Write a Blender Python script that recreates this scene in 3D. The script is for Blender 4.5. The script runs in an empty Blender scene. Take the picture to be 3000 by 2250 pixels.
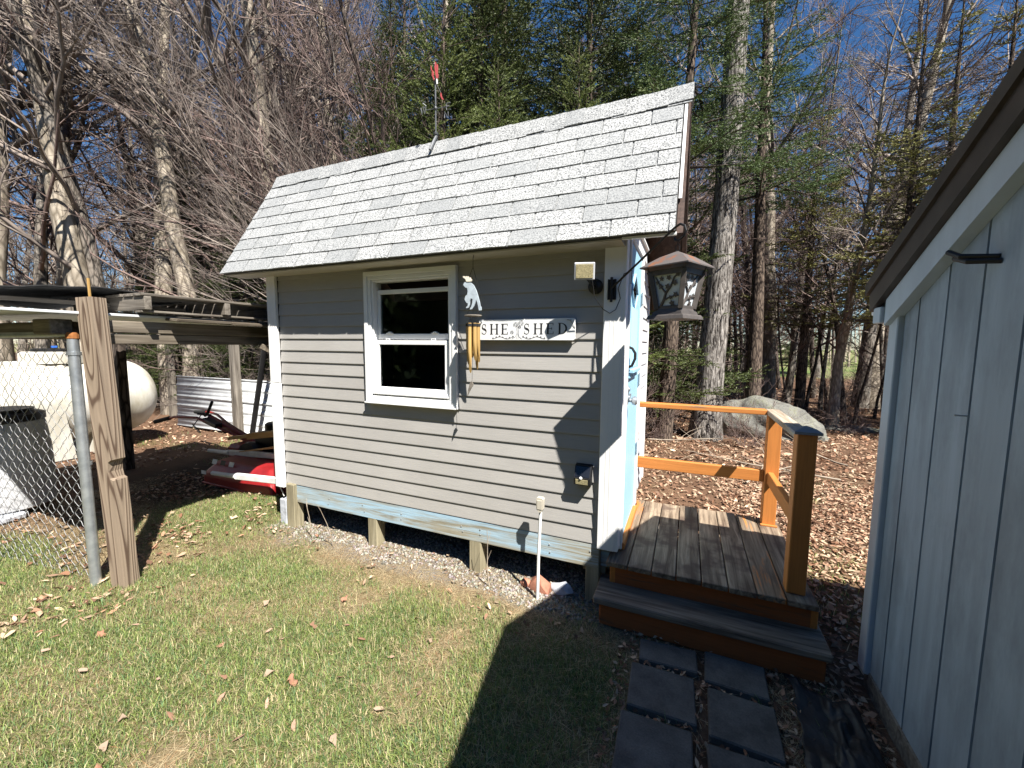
import bpy, bmesh, math, random
import numpy as np
from mathutils import Vector, Matrix, Euler

random.seed(7)
RNG = np.random.default_rng(7)
S = bpy.context.scene
COL = S.collection
R = math.radians

# ---------------------------------------------------------------- camera, world, sun, exposure
CAM = Vector((0.481, -2.547, 1.679))
FPX, PITCH, YAW, ROLL = 1195.2, -0.09465, -0.40511, 0.0083
fw = Vector((math.sin(YAW) * math.cos(PITCH), math.cos(YAW) * math.cos(PITCH), math.sin(PITCH)))
rt = Vector((math.cos(YAW), -math.sin(YAW), 0)); up = rt.cross(fw)
rt = rt * math.cos(ROLL) + up * math.sin(ROLL); up = rt.cross(fw)
cd = bpy.data.cameras.new('camera'); cam = bpy.data.objects.new('camera', cd); COL.objects.link(cam)
cd.sensor_width = 36; cd.lens = 36 * FPX / 3000; cd.clip_start = .02; cd.clip_end = 2000
cam.matrix_world = Matrix(((rt.x, up.x, -fw.x, CAM.x), (rt.y, up.y, -fw.y, CAM.y), (rt.z, up.z, -fw.z, CAM.z), (0, 0, 0, 1)))
S.camera = cam
SUND = Vector((-.60, .43, -1.0)).normalized()          # the way the light travels
sl = bpy.data.lights.new('sun', 'SUN'); sl.energy = 5.0; sl.angle = R(.5); sl.color = (1, .955, .88)
so = bpy.data.objects.new('sun', sl); COL.objects.link(so); so.location = (5, -5, 12)
so.rotation_euler = SUND.to_track_quat('-Z', 'Y').to_euler()
W = bpy.data.worlds.new('World'); S.world = W; W.use_nodes = True
wn = W.node_tree; wn.nodes.clear()
sky = wn.nodes.new('ShaderNodeTexSky'); sky.sky_type = 'NISHITA'; sky.sun_disc = False
sky.sun_elevation = math.asin(-SUND.z); sky.sun_rotation = math.atan2(-SUND.x, -SUND.y)
sky.air_density = 1.0; sky.dust_density = 0.0; sky.ozone_density = 6.0; sky.altitude = 400
bg = wn.nodes.new('ShaderNodeBackground'); bg.inputs['Strength'].default_value = .05
wo_ = wn.nodes.new('ShaderNodeOutputWorld')
hs_ = wn.nodes.new('ShaderNodeHueSaturation'); hs_.inputs['Saturation'].default_value = 1.16; wn.links.new(sky.outputs[0], hs_.inputs['Color']); wn.links.new(hs_.outputs[0], bg.inputs[0]); wn.links.new(bg.outputs[0], wo_.inputs[0])
S.view_settings.view_transform = 'Standard'; S.view_settings.look = 'None'; S.view_settings.gamma = 1
S.view_settings.exposure = 1.4; S.view_settings.use_curve_mapping = False
S.render.engine = 'CYCLES'
S.cycles.max_bounces = 6; S.cycles.diffuse_bounces = 3; S.cycles.glossy_bounces = 3
S.cycles.transparent_max_bounces = 8; S.cycles.transmission_bounces = 4
S.cycles.use_denoising = True; S.cycles.denoiser = 'OPENIMAGEDENOISE'; S.cycles.denoising_input_passes = 'RGB_ALBEDO_NORMAL'; S.cycles.denoising_prefilter = 'ACCURATE'
S.cycles.sample_clamp_indirect = 6

# ---------------------------------------------------------------- object helpers
def origin(o):
    v = Vector((0, 0, 0))
    while o is not None:
        v += o.location; o = o.parent
    return v
def tag(o, label=None, cat=None, group=None, kind=None):
    if label: o['label'] = label
    if cat: o['category'] = cat
    if group: o['group'] = group
    if kind: o['kind'] = kind
    return o
def thing(name, label, cat, loc=(0, 0, 0), group=None):
    o = bpy.data.objects.new(name, None); COL.objects.link(o); o.location = loc; o.empty_display_size = .1
    return tag(o, label, cat, group)
def link(name, me, parent=None, loc=None, rot=None, scale=None):
    o = bpy.data.objects.new(name, me); COL.objects.link(o)
    if parent is not None: o.parent = parent
    base = origin(parent) if parent is not None else Vector((0, 0, 0))
    o.location = (Vector(loc) if loc is not None else Vector((0, 0, 0))) - base
    if rot is not None: o.rotation_euler = rot
    if scale is not None: o.scale = scale
    return o

class MB:
    def __init__(s): s.v = []; s.f = []; s.m = []
    def add(s, vs, fs, M=None, mi=0):
        n = len(s.v)
        s.v += [tuple(M @ Vector(v)) if M is not None else tuple(v) for v in vs]
        s.f += [tuple(i + n for i in f) for f in fs]; s.m += [mi] * len(fs)
        return s
    def box(s, c, size, b=0, M=None, mi=0):
        h = [x / 2 for x in size]; b = min(b, min(h) * .9)
        T = Matrix.Translation(c) if M is None else Matrix.Translation(c) @ M.to_4x4()
        if b <= 0:
            vs = [(x * h[0], y * h[1], z * h[2]) for x in (-1, 1) for y in (-1, 1) for z in (-1, 1)]
            return s.add(vs, [(0, 1, 3, 2), (4, 6, 7, 5), (0, 4, 5, 1), (2, 3, 7, 6), (0, 2, 6, 4), (1, 5, 7, 3)], T, mi)
        vs = []; idx = {}
        for sx in (-1, 1):
            for sy in (-1, 1):
                for sz in (-1, 1):
                    sg = (sx, sy, sz)
                    for a in range(3):
                        idx[sg + (a,)] = len(vs)
                        vs.append(tuple(sg[i] * (h[i] if i == a else h[i] - b) for i in range(3)))
        fs = []
        for a in range(3):
            o1, o2 = [i for i in range(3) if i != a]
            for sa in (-1, 1):
                q = []
                for u, w in ((-1, -1), (1, -1), (1, 1), (-1, 1)):
                    g = [0, 0, 0]; g[a] = sa; g[o1] = u; g[o2] = w; q.append(idx[tuple(g) + (a,)])
                fs.append(tuple(q))
            for u in (-1, 1):
                for w in (-1, 1):
                    q = []
                    for e, ax in ((-1, o1), (-1, o2), (1, o2), (1, o1)):
                        g = [0, 0, 0]; g[a] = e; g[o1] = u; g[o2] = w; q.append(idx[tuple(g) + (ax,)])
                    fs.append(tuple(q))
        for sx in (-1, 1):
            for sy in (-1, 1):
                for sz in (-1, 1): fs.append(tuple(idx[(sx, sy, sz, a)] for a in range(3)))
        return s.add(vs, fs, T, mi)
    def bx(s, x0, x1, y0, y1, z0, z1, b=0, mi=0):
        return s.box(((x0 + x1) / 2, (y0 + y1) / 2, (z0 + z1) / 2), (abs(x1 - x0), abs(y1 - y0), abs(z1 - z0)), b, None, mi)
    def bar(s, p0, p1, w, h, b=0, mi=0, upv=(0, 0, 1)):
        p0 = Vector(p0); p1 = Vector(p1); d = (p1 - p0); L = d.length; d.normalize()
        u = Vector(upv)
        if abs(d.dot(u)) > .98: u = Vector((1, 0, 0))
        x = d.cross(u).normalized(); z = x.cross(d).normalized()
        M = Matrix((x, d, z)).transposed()
        return s.box((p0 + p1) / 2, (w, L, h), b, M, mi)
    def tube(s, pts, r, k=8, cap=True, mi=0):
        pts = [Vector(p) for p in pts]; n = len(pts)
        rr = [r] * n if not hasattr(r, '__len__') else r
        vs = []; ref = None
        for i, p in enumerate(pts):
            t = (pts[min(i + 1, n - 1)] - pts[max(i - 1, 0)])
            if t.length < 1e-9: t = Vector((0, 0, 1))
            t.normalize()
            if ref is None: ref = t.orthogonal().normalized()
            ref = (ref - t * ref.dot(t))
            if ref.length < 1e-6: ref = t.orthogonal()
            ref.normalize(); q = t.cross(ref)
            for j in range(k):
                a = 2 * math.pi * j / k
                vs.append(p + (ref * math.cos(a) + q * math.sin(a)) * rr[i])
        fs = [(i * k + j, i * k + (j + 1) % k, (i + 1) * k + (j + 1) % k, (i + 1) * k + j) for i in range(n - 1) for j in range(k)]
        if cap: fs += [tuple(range(k)), tuple((n - 1) * k + j for j in range(k))]
        return s.add(vs, fs, None, mi)
    def lathe(s, prof, k=24, c=(0, 0, 0), M=None, mi=0, cap=True):
        T = Matrix.Translation(c) @ (M.to_4x4() if M is not None else Matrix.Identity(4))
        n = len(prof); vs = [(r * math.cos(2 * math.pi * j / k), r * math.sin(2 * math.pi * j / k), z) for r, z in prof for j in range(k)]
        fs = [(i * k + j, i * k + (j + 1) % k, (i + 1) * k + (j + 1) % k, (i + 1) * k + j) for i in range(n - 1) for j in range(k)]
        if cap: fs += [tuple(range(k)), tuple((n - 1) * k + j for j in range(k))]
        return s.add(vs, fs, T, mi)
    def prism(s, poly, M, t, mi=0):
        n = len(poly)
        vs = [(x, y, 0) for x, y in poly] + [(x, y, t) for x, y in poly]
        fs = [tuple(range(n)), tuple(range(n, 2 * n))] + [(i, (i + 1) % n, n + (i + 1) % n, n + i) for i in range(n)]
        return s.add(vs, fs, M, mi)
    def mesh(s, name, mat, smooth=False, recalc=True):
        me = bpy.data.meshes.new(name)
        me.from_pydata(s.v, [], s.f)
        mats = mat if isinstance(mat, (list, tuple)) else [mat]
        for m in mats: me.materials.append(m)
        if len(mats) > 1: me.polygons.foreach_set('material_index', s.m)
        if recalc:
            b = bmesh.new(); b.from_mesh(me); bmesh.ops.recalc_face_normals(b, faces=b.faces); b.to_mesh(me); b.free()
        if smooth:
            me.polygons.foreach_set('use_smooth', [True] * len(me.polygons))
            if smooth != 'all': me.set_sharp_from_angle(angle=R(40))
        me.update()
        return me
    def build(s, name, mat, parent=None, smooth=False, recalc=True, at=None):
        """vertices in world metres unless at= gives the object's own origin"""
        return link(name, s.mesh(name, mat, smooth, recalc), parent, at)

YZ = lambda x: Matrix(((0, 0, 1, x), (1, 0, 0, 0), (0, 1, 0, 0), (0, 0, 0, 1)))    # local (x,y,z) -> world (x+z, x->y, y->z)
XZ = lambda y: Matrix(((1, 0, 0, 0), (0, 0, 1, y), (0, 1, 0, 0), (0, 0, 0, 1)))    # local (x,y,z) -> (x, y+z, y->z)

# ---------------------------------------------------------------- material helpers
class NT:
    def __init__(s, name):
        s.m = bpy.data.materials.new(name); s.m.use_nodes = True; s.t = s.m.node_tree; s.t.nodes.clear()
        s.out = s.n('ShaderNodeOutputMaterial'); s.b = s.n('ShaderNodeBsdfPrincipled')
        s.t.links.new(s.b.outputs[0], s.out.inputs[0])
    def n(s, typ, **kw):
        o = s.t.nodes.new(typ)
        for k, v in kw.items(): setattr(o, k, v)
        return o
    def l(s, a, b): s.t.links.new(a, b)
    def set(s, node, key, v):
        if hasattr(v, 'links'): s.l(v, node.inputs[key])
        else:
            if isinstance(v, tuple) and len(v) == 3 and node.inputs[key].type == 'RGBA': v = v + (1,)
            node.inputs[key].default_value = v
    def coord(s, scale=(1, 1, 1), which='Object', rnd=0):
        c = s.n('ShaderNodeTexCoord').outputs[which]
        if rnd:
            oi = s.n('ShaderNodeObjectInfo')
            mu = s.n('ShaderNodeMath', operation='MULTIPLY'); s.l(oi.outputs['Random'], mu.inputs[0]); mu.inputs[1].default_value = rnd
            ad = s.n('ShaderNodeVectorMath', operation='ADD'); s.l(c, ad.inputs[0]); s.l(mu.outputs[0], ad.inputs[1]); c = ad.outputs[0]
        mp = s.n('ShaderNodeMapping'); s.l(c, mp.inputs[0]); mp.inputs['Scale'].default_value = scale
        return mp.outputs[0]
    def noise(s, vec, scale=5, detail=4, rough=.55, dist=0):
        o = s.n('ShaderNodeTexNoise'); s.l(vec, o.inputs['Vector'])
        o.inputs['Scale'].default_value = scale; o.inputs['Detail'].default_value = detail
        o.inputs['Roughness'].default_value = rough; o.inputs['Distortion'].default_value = dist
        return o.outputs[0]
    def ramp(s, fac, stops):
        o = s.n('ShaderNodeValToRGB'); s.l(fac, o.inputs[0]); e = o.color_ramp.elements
        while len(e) < len(stops): e.new(.5)
        for i, (p, c) in enumerate(stops):
            e[i].position = p; e[i].color = (c, c, c, 1) if not hasattr(c, '__len__') else tuple(c) + (1,)
        return o.outputs[0]
    def mix(s, f, a, b, mode='MIX'):
        o = s.n('ShaderNodeMix', data_type='RGBA', blend_type=mode)
        s.set(o, 0, f)
        for i, v in ((6, a), (7, b)):
            if hasattr(v, 'links'): s.l(v, o.inputs[i])
            else: o.inputs[i].default_value = tuple(v) + (1,)
        return o.outputs[2]
    def rand(s): return s.n('ShaderNodeObjectInfo').outputs['Random']
    def bump(s, h, strength=.3, dist=.01):
        o = s.n('ShaderNodeBump'); s.l(h, o.inputs['Height']); o.inputs['Strength'].default_value = strength; o.inputs['Distance'].default_value = dist
        s.l(o.outputs[0], s.b.inputs['Normal'])
    def fin(s, col, rough=.6, metal=0, spec=.4):
        s.set(s.b, 'Base Color', col); s.set(s.b, 'Roughness', rough); s.set(s.b, 'Metallic', metal)
        s.b.inputs['Specular IOR Level'].default_value = spec
        return s.m

def plain(name, c, rough=.5, metal=0, spec=.4, var=.12, scale=9):
    n = NT(name); v = n.noise(n.coord(rnd=7), scale, 5)
    d = tuple(x * (1 - var) for x in c); e = tuple(min(1, x * (1 + var)) for x in c)
    col = n.ramp(v, [(.3, d), (.7, e)])
    return n.fin(col, rough, metal, spec)

def wood(name, dark, light, axis=1, grain=26, rough=.8, paint=None, keep=.5, soft=.05, stain=None, bump=.5, pscale=3.0, knots=True):
    """bare weathered boards; paint = colour left in patches, keep = share of the paint still on"""
    n = NT(name); sc = [1, 1, 1]; sc[axis] = .055
    v = n.coord(tuple(sc), rnd=31)
    g = n.noise(v, grain, 5, .6, 1.2); f = n.noise(v, grain * 4, 3, .5)
    v2 = n.coord((1, 1, 1), rnd=17); big = n.noise(v2, 2.2, 3)
    col = n.ramp(g, [(.30, dark), (.52, tuple((a + b) / 2 for a, b in zip(dark, light))), (.72, light)])
    col = n.mix(.35, col, n.ramp(f, [(.3, .25), (.7, .9)]), 'MULTIPLY')
    col = n.mix(n.ramp(big, [(.35, 0.0), (.75, .35)]), col, tuple(x * .45 for x in dark))
    if stain: col = n.mix(n.ramp(n.noise(v2, 5, 4), [(.5, 0.), (.62, .8)]), col, stain)
    h = n.mix(.4, g, f)
    if paint:
        sc2 = [1, 1, 1]; sc2[axis] = .25
        pm = n.noise(n.coord(tuple(sc2), rnd=11), pscale, 6, .65)
        pm2 = n.mix(.45, pm, g)
        th = 1 - keep
        m = n.ramp(pm2, [(max(0, .28 + th * .45 - soft), 0.), (.28 + th * .45 + soft, 1.)])
        pcol = n.mix(n.ramp(f, [(.35, .35), (.6, 0.)]), paint, tuple(x * .62 for x in paint))
        col = n.mix(m, col, pcol)
    n.bump(h, bump, .004)
    return n.fin(col, rough, 0, .3)

def painted(name, c, axis=2, rough=.55, dirt=.25, grain=30, var=.1):
    n = NT(name); sc = [1, 1, 1]; sc[axis] = .08
    g = n.noise(n.coord(tuple(sc), rnd=13), grain, 4)
    d = n.noise(n.coord((1, 1, .35) if axis == 2 else (1, 1, 1), rnd=5), 3.5, 6, .7)
    col = n.ramp(g, [(.3, tuple(x * (1 - var) for x in c)), (.7, c)])
    col = n.mix(n.ramp(d, [(.42, 0.), (.75, dirt)]), col, tuple(x * .35 for x in c))
    n.bump(g, .25, .002)
    return n.fin(col, rough, 0, .4)

M = {}
# siding: vinyl with an embossed grain
n = NT('vinyl_siding'); g = n.noise(n.coord((.06, 1, 1), rnd=3), 160, 3); big = n.noise(n.coord(rnd=9), 1.6, 4)
c = n.ramp(big, [(.3, (.335, .322, .305)), (.7, (.385, .372, .352))])
c = n.mix(.18, c, n.ramp(g, [(.3, .55), (.7, 1.)]), 'MULTIPLY'); n.bump(g, .35, .0015)
M['siding'] = n.fin(c, .5, 0, .35)
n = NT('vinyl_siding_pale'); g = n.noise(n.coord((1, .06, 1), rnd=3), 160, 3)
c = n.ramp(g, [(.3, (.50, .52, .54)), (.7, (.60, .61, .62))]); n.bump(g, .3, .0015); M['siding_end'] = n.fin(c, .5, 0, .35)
M['white'] = painted('white_trim', (.80, .80, .79), 2, .45, .10, 12, .03)
M['white_h'] = painted('white_window_vinyl', (.78, .785, .78), 0, .4, .08, 12, .03)
M['beige'] = painted('beige_trim', (.50, .46, .38), 0, .6, .2)
# shingles: pale mineral granules with dark specks
n = NT('asphalt_shingle'); v = n.coord(rnd=23)
sp = n.noise(v, 115, 2, .6); sp2 = n.noise(v, 60, 3, .7); br = n.rand()
c = n.ramp(sp, [(.34, (.035, .038, .042)), (.43, (.235, .24, .24)), (.53, (.42, .425, .42)), (.7, (.54, .545, .54))])
c = n.mix(n.ramp(sp2, [(.35, .35), (.65, 0.)]), c, (.15, .155, .16))
c = n.mix(n.ramp(br, [(0, .0), (.5, .12), (1, .55)]), c, (.20, .21, .215))
st = n.noise(n.coord((1, .3, 1), rnd=41), 4, 5, .7); c = n.mix(n.ramp(st, [(.48, 0.), (.75, .3)]), c, (.16, .17, .18))
n.bump(sp, .7, .003); M['shingle'] = n.fin(c, .9, 0, .2)
M['shingle_edge'] = plain('shingle_edge', (.05, .05, .05), .9)
M['blue_wood'] = wood('worn_blue_painted_wood', (.26, .235, .17), (.58, .55, .45), 0, 22, .75, (.34, .49, .60), .50, .05, pscale=1.6)
M['door_blue'] = painted('pale_blue_door_paint', (.33, .56, .72), 2, .45, .12, 20, .06)
M['raw_post'] = wood('pressure_treated_post', (.21, .18, .11), (.47, .42, .29), 2, 20)
M['orange'] = wood('orange_painted_wood', (.16, .09, .05), (.45, .33, .22), 1, 24, .6, (.50, .185, .045), .93, .03, bump=.35)
M['orange_z'] = wood('orange_painted_post', (.16, .09, .05), (.45, .33, .22), 2, 24, .6, (.50, .185, .045), .97, .03, bump=.3)
M['orange_x'] = wood('orange_painted_rail', (.16, .09, .05), (.50, .42, .32), 0, 24, .6, (.50, .185, .045), .80, .03, bump=.4)
M['orange_worn'] = wood('peeling_orange_wood', (.10, .055, .035), (.30, .20, .13), 0, 24, .75, (.34, .10, .03), .60, .03, bump=.5)
M['railtop'] = wood('bare_rail_top', (.22, .15, .09), (.60, .52, .42), 1, 24, .8, (.45, .17, .05), .25, .04)
M['deck'] = wood('weathered_deck_board', (.085, .055, .036), (.50, .39, .28), 1, 22, .85, (.40, .15, .04), .13, .03, (.09, .06, .045), .9, 7)
M['deck_worn'] = wood('deck_board_with_paint', (.12, .08, .05), (.42, .34, .25), 1, 30, .85, (.46, .17, .04), .42, .04, None, .9, 5)
M['tread'] = wood('weathered_tread', (.075, .052, .038), (.44, .36, .28), 0, 20, .85, (.30, .09, .03), .17, .03, None, .9, 5)
M['capgrey'] = plain('grey_cap', (.16, .17, .19), .55)
M['greyblue'] = painted('grey_blue_panel', (.34, .405, .47), 2, .6, .85, 16, .25)
M['greyblue_lt'] = painted('grey_blue_trim', (.50, .56, .62), 2, .55, .25, 16, .08)
M['brownmetal'] = plain('brown_metal_roofing', (.075, .060, .052), .45, .3, .5, .2)
M['brownwood'] = wood('brown_stained_wood', (.045, .027, .021), (.115, .072, .056), 1, 20, .7)
M['greywood'] = wood('grey_weathered_timber', (.09, .075, .06), (.36, .32, .27), 1, 20, .9)
M['greywood_x'] = wood('grey_weathered_timber_x', (.09, .075, .06), (.36, .32, .27), 0, 20, .9)
M['greywood_z'] = wood('grey_weathered_timber_z', (.09, .075, .06), (.36, .32, .27), 2, 20, .9)
M['mosswood'] = wood('mossy_timber', (.06, .045, .03), (.27, .23, .18), 1, 20, .9, (.16, .15, .05), .18, .06)
n = NT('fresh_post_grain'); v = n.coord((1, 1, .055), rnd=3); d = n.noise(v, 7.5, 1, .3, .25)
wv = n.n('ShaderNodeMath', operation='SINE'); mu = n.n('ShaderNodeMath', operation='MULTIPLY'); n.l(d, mu.inputs[0]); mu.inputs[1].default_value = 120; n.l(mu.outputs[0], wv.inputs[0])
c = n.ramp(wv.outputs[0], [(.0, (.265, .205, .150)), (.5, (.24, .185, .135)), (.95, (.10, .066, .046))])
c = n.mix(.3, c, n.ramp(n.noise(n.coord((1, 1, .05)), 60, 3), [(.3, .45), (.7, 1.)]), 'MULTIPLY'); n.bump(wv.outputs[0], .3, .003); M['grainpost'] = n.fin(c, .85, 0, .25)
M['pine'] = wood('fresh_lumber', (.48, .27, .10), (.74, .52, .27), 0, 22, .7)
n = NT('galvanised'); v = n.coord(); c = n.ramp(n.noise(v, 14, 4), [(.3, (.34, .37, .40)), (.7, (.56, .59, .61))]); M['galv'] = n.fin(c, .42, .75, .5)
n = NT('galvanised_wire'); c = n.ramp(n.noise(n.coord(), 20, 3), [(.3, (.20, .205, .21)), (.7, (.36, .365, .37))]); M['wire'] = n.fin(c, .5, .4, .5)
M['rust'] = plain('rust', (.30, .12, .04), .9, 0, .2, .4, 40)
n = NT('white_polyethylene'); v = n.coord(); st = n.noise(n.coord((1, 1, .4)), 3.2, 6, .7)
c = n.ramp(st, [(.35, (.42, .385, .30)), (.62, (.62, .605, .555))]); n.b.inputs['Subsurface Weight'].default_value = .0; M['poly'] = n.fin(c, .5, 0, .4)
M['greyplastic'] = plain('grey_plastic', (.50, .51, .53), .55, 0, .4, .2, 4)
M['black'] = plain('black_plastic', (.012, .012, .013), .45, 0, .4, .3)
M['blackmetal'] = plain('black_iron', (.018, .017, .017), .5, .3, .4, .3)
M['sheet'] = plain('white_steel_sheet', (.55, .57, .58), .6, 0, .5, .15, 5)
M['red'] = plain('red_paint', (.24, .012, .014), .38, 0, .5, .25, 6)
M['reddark'] = plain('dull_red_paint', (.22, .014, .012), .4, 0, .5, .3, 12)
M['handle_white'] = plain('white_painted_handle', (.68, .68, .66), .5, 0, .4, .15)
M['foam'] = plain('foam_grip', (.010, .010, .010), .95)
M['letter'] = plain('black_lettering', (.015, .015, .018), .6)
M['line'] = plain('grey_line_print', (.10, .10, .11), .7)
M['moose'] = plain('galvanised_moose', (.46, .53, .58), .4, .1, .5, .15, 30)
M['antler'] = plain('cream_antler', (.78, .72, .58), .6)
M['bamboo'] = wood('bamboo', (.34, .19, .055), (.66, .44, .17), 2, 14, .45)
M['string'] = plain('dark_string', (.02, .02, .02), .9)
M['lant'] = plain('grey_brown_lantern_metal', (.105, .092, .085), .55, .35, .4, .25, 25)
n = NT('rusty_lantern_roof'); v = n.coord(); k = n.noise(v, 16, 6, .7)
c = n.mix(n.ramp(k, [(.53, 0.), (.66, 1.)]), (.12, .105, .10), (.22, .09, .045)); M['lantroof'] = n.fin(c, .65, .2, .3)
n = NT('frosted_glass'); c = n.ramp(n.noise(n.coord(), 30, 3), [(.3, (.45, .50, .54)), (.7, (.66, .70, .73))]); M['frost'] = n.fin(c, .35, 0, .5)
M['led'] = plain('led_lens', (.38, .33, .19), .25, 0, .5, .45, 130)
M['pv'] = plain('photovoltaic_panel', (.012, .014, .02), .25, 0, .5, .3)
M['vane_red'] = plain('faded_red_enamel', (.48, .085, .085), .5)
M['vane_iron'] = plain('weathered_iron', (.13, .135, .14), .5, .4, .4, .3)
n = NT('window_glass')
n.t.nodes.remove(n.b); tr = n.n('ShaderNodeBsdfTransparent'); tr.inputs[0].default_value = (.80, .84, .83, 1)
gl = n.n('ShaderNodeBsdfGlossy'); gl.inputs['Roughness'].default_value = .02; fr = n.n('ShaderNodeFresnel'); fr.inputs[0].default_value = 1.25
ms = n.n('ShaderNodeMixShader'); n.l(fr.outputs[0], ms.inputs[0]); n.l(tr.outputs[0], ms.inputs[1]); n.l(gl.outputs[0], ms.inputs[2]); n.l(ms.outputs[0], n.out.inputs[0]); M['glass'] = n.m
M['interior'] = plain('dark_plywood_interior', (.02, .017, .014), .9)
n = NT('concrete_paver'); v = n.coord(rnd=19); a = n.noise(v, 7, 6, .65); f = n.noise(v, 130, 3, .7)
c = n.ramp(a, [(.3, (.080, .074, .067)), (.7, (.175, .162, .148))]); c = n.mix(.45, c, n.ramp(f, [(.3, .35), (.65, 1.)]), 'MULTIPLY'); n.bump(f, .6, .003); M['paver'] = n.fin(c, .92, 0, .25)
M['brick'] = plain('red_stone', (.34, .15, .10), .85, 0, .2, .3, 20)
M['palestone'] = plain('pale_stone', (.42, .44, .48), .85, 0, .3, .35, 18)
n = NT('lichened_granite'); v = n.coord(); a = n.noise(v, 4, 8, .7); f = n.noise(v, 38, 5, .7)
c = n.ramp(a, [(.36, (.07, .066, .058)), (.5, (.19, .184, .17)), (.64, (.38, .37, .35))]); c = n.mix(n.ramp(f, [(.42, .75), (.58, 0.)]), c, (.14, .14, .125))
sx = n.n('ShaderNodeSeparateXYZ'); n.l(n.n('ShaderNodeNewGeometry').outputs['Normal'], sx.inputs[0])
mo = n.mix(.5, a, f); c = n.mix(n.ramp(mo, [(.50, 0.), (.60, .7)]), c, (.10, .11, .035)); n.bump(mo, .9, .04); M['granite'] = n.fin(c, .9, 0, .25)
n = NT('black_sheeting'); v = n.coord(); a = n.noise(v, 9, 4); n.bump(a, .6, .02); M['tarp'] = n.fin(n.ramp(a, [(.3, (.010, .010, .011)), (.7, (.028, .029, .032))]), .5, 0, .4)
M['roofing_felt'] = plain('black_shade_cloth', (.02, .02, .02), .9, 0, .2, .4, 20)

def bark(name, dark, light, sx=24, bump=.8, lich=None):
    n = NT(name); v = n.coord((1, 1, .22), rnd=9)
    vo = n.n('ShaderNodeTexVoronoi', feature='DISTANCE_TO_EDGE'); ds = n.noise(v, sx * .6, 4)
    ad = n.n('ShaderNodeVectorMath', operation='MULTIPLY_ADD'); n.l(ds, ad.inputs[0]); ad.inputs[1].default_value = (.06,) * 3; n.l(v, ad.inputs[2])
    n.l(ad.outputs[0], vo.inputs['Vector']); vo.inputs['Scale'].default_value = sx
    h = vo.outputs['Distance']; b = n.noise(n.coord(rnd=3), 3, 5)
    f = n.noise(v, sx * 3, 4)
    c = n.ramp(h, [(.02, dark), (.22, light)]); c = n.mix(.4, c, n.ramp(f, [(.3, .4), (.7, 1.)]), 'MULTIPLY')
    if lich: c = n.mix(n.ramp(b, [(.5, 0.), (.66, .6)]), c, lich)
    n.bump(h, bump, .03)
    return n.fin(c, .95, 0, .15)
n = NT('furrowed_ash_bark'); v = n.coord((1, 1, .16)); a = n.noise(v, 27, 6, .62, 1.2); b = n.noise(n.coord((1, 1, .5)), 55, 4, .6)
c = n.ramp(a, [(.40, (.035, .03, .026)), (.50, (.22, .20, .18)), (.60, (.42, .39, .355))]); c = n.mix(.35, c, n.ramp(b, [(.3, .45), (.65, 1.)]), 'MULTIPLY'); n.bump(a, 1.0, .05); M['bark_big'] = n.fin(c, .95, 0, .15)
M['bark_grey'] = bark('grey_bark', (.07, .06, .05), (.26, .225, .19), 22, .5, (.30, .28, .25))
M['bark_pale'] = bark('pale_aspen_bark', (.22, .185, .14), (.46, .40, .32), 12, .25, (.20, .17, .14))
M['bark_dark'] = bark('dark_bark', (.035, .028, .024), (.15, .12, .10), 20, .6)
M['bark_conifer'] = bark('conifer_bark', (.04, .03, .025), (.17, .13, .10), 26, .6)
def twig(name, c0, c1):
    n = NT(name); v = n.noise(n.coord(rnd=5), 2.5, 3); return n.fin(n.ramp(v, [(.3, c0), (.7, c1)]), .8, 0, .2)
M['twig_grey'] = twig('grey_brown_twigs', (.105, .085, .075), (.30, .25, .215))
M['twig_red'] = twig('reddish_twigs', (.095, .065, .06), (.26, .19, .165))
M['twig_dark'] = twig('dark_twigs', (.045, .035, .03), (.12, .095, .08))
M['twig_pale'] = twig('pale_twigs', (.22, .18, .14), (.42, .355, .28))
def foliage(name, dark, light, tip):
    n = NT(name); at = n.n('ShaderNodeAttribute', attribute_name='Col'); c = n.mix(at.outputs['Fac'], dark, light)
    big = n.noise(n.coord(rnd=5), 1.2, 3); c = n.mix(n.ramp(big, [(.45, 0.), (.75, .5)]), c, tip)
    n.b.inputs['Transmission Weight'].default_value = 0
    tl = n.n('ShaderNodeBsdfTranslucent'); n.l(c, tl.inputs[0]); mx = n.n('ShaderNodeMixShader'); mx.inputs[0].default_value = .08
    n.l(n.b.outputs[0], mx.inputs[1]); n.l(tl.outputs[0], mx.inputs[2]); n.l(mx.outputs[0], n.out.inputs[0])
    return n.fin(c, .55, 0, .3)
M['spruce'] = foliage('spruce_needles', (.018, .030, .010), (.090, .115, .034), (.105, .120, .038))  # older needles, darkened further so the tall rear spruces look less lit
M['spruce_young'] = foliage('young_spruce_needles', (.055, .080, .022), (.205, .245, .075), (.20, .22, .07))
M['hemlock'] = foliage('hemlock_needles', (.028, .055, .022), (.12, .175, .055), (.16, .18, .05))
M['cedar'] = foliage('cedar_sprays', (.10, .115, .035), (.33, .31, .12), (.26, .25, .09))
def attrmat(name, rough=.7, transl=.25, spec=.25):
    n = NT(name); at = n.n('ShaderNodeAttribute', attribute_name='Col')
    tl = n.n('ShaderNodeBsdfTranslucent'); n.l(at.outputs['Color'], tl.inputs[0]); mx = n.n('ShaderNodeMixShader'); mx.inputs[0].default_value = transl
    n.l(n.b.outputs[0], mx.inputs[1]); n.l(tl.outputs[0], mx.inputs[2]); n.l(mx.outputs[0], n.out.inputs[0])
    return n.fin(at.outputs['Color'], rough, 0, spec)
M['grass'] = attrmat('grass_blade', .5, .3, .35)
M['leaf'] = attrmat('dry_leaf', .8, .15, .2)
M['stones'] = attrmat('gravel_stone', .85, 0, .25)

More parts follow.
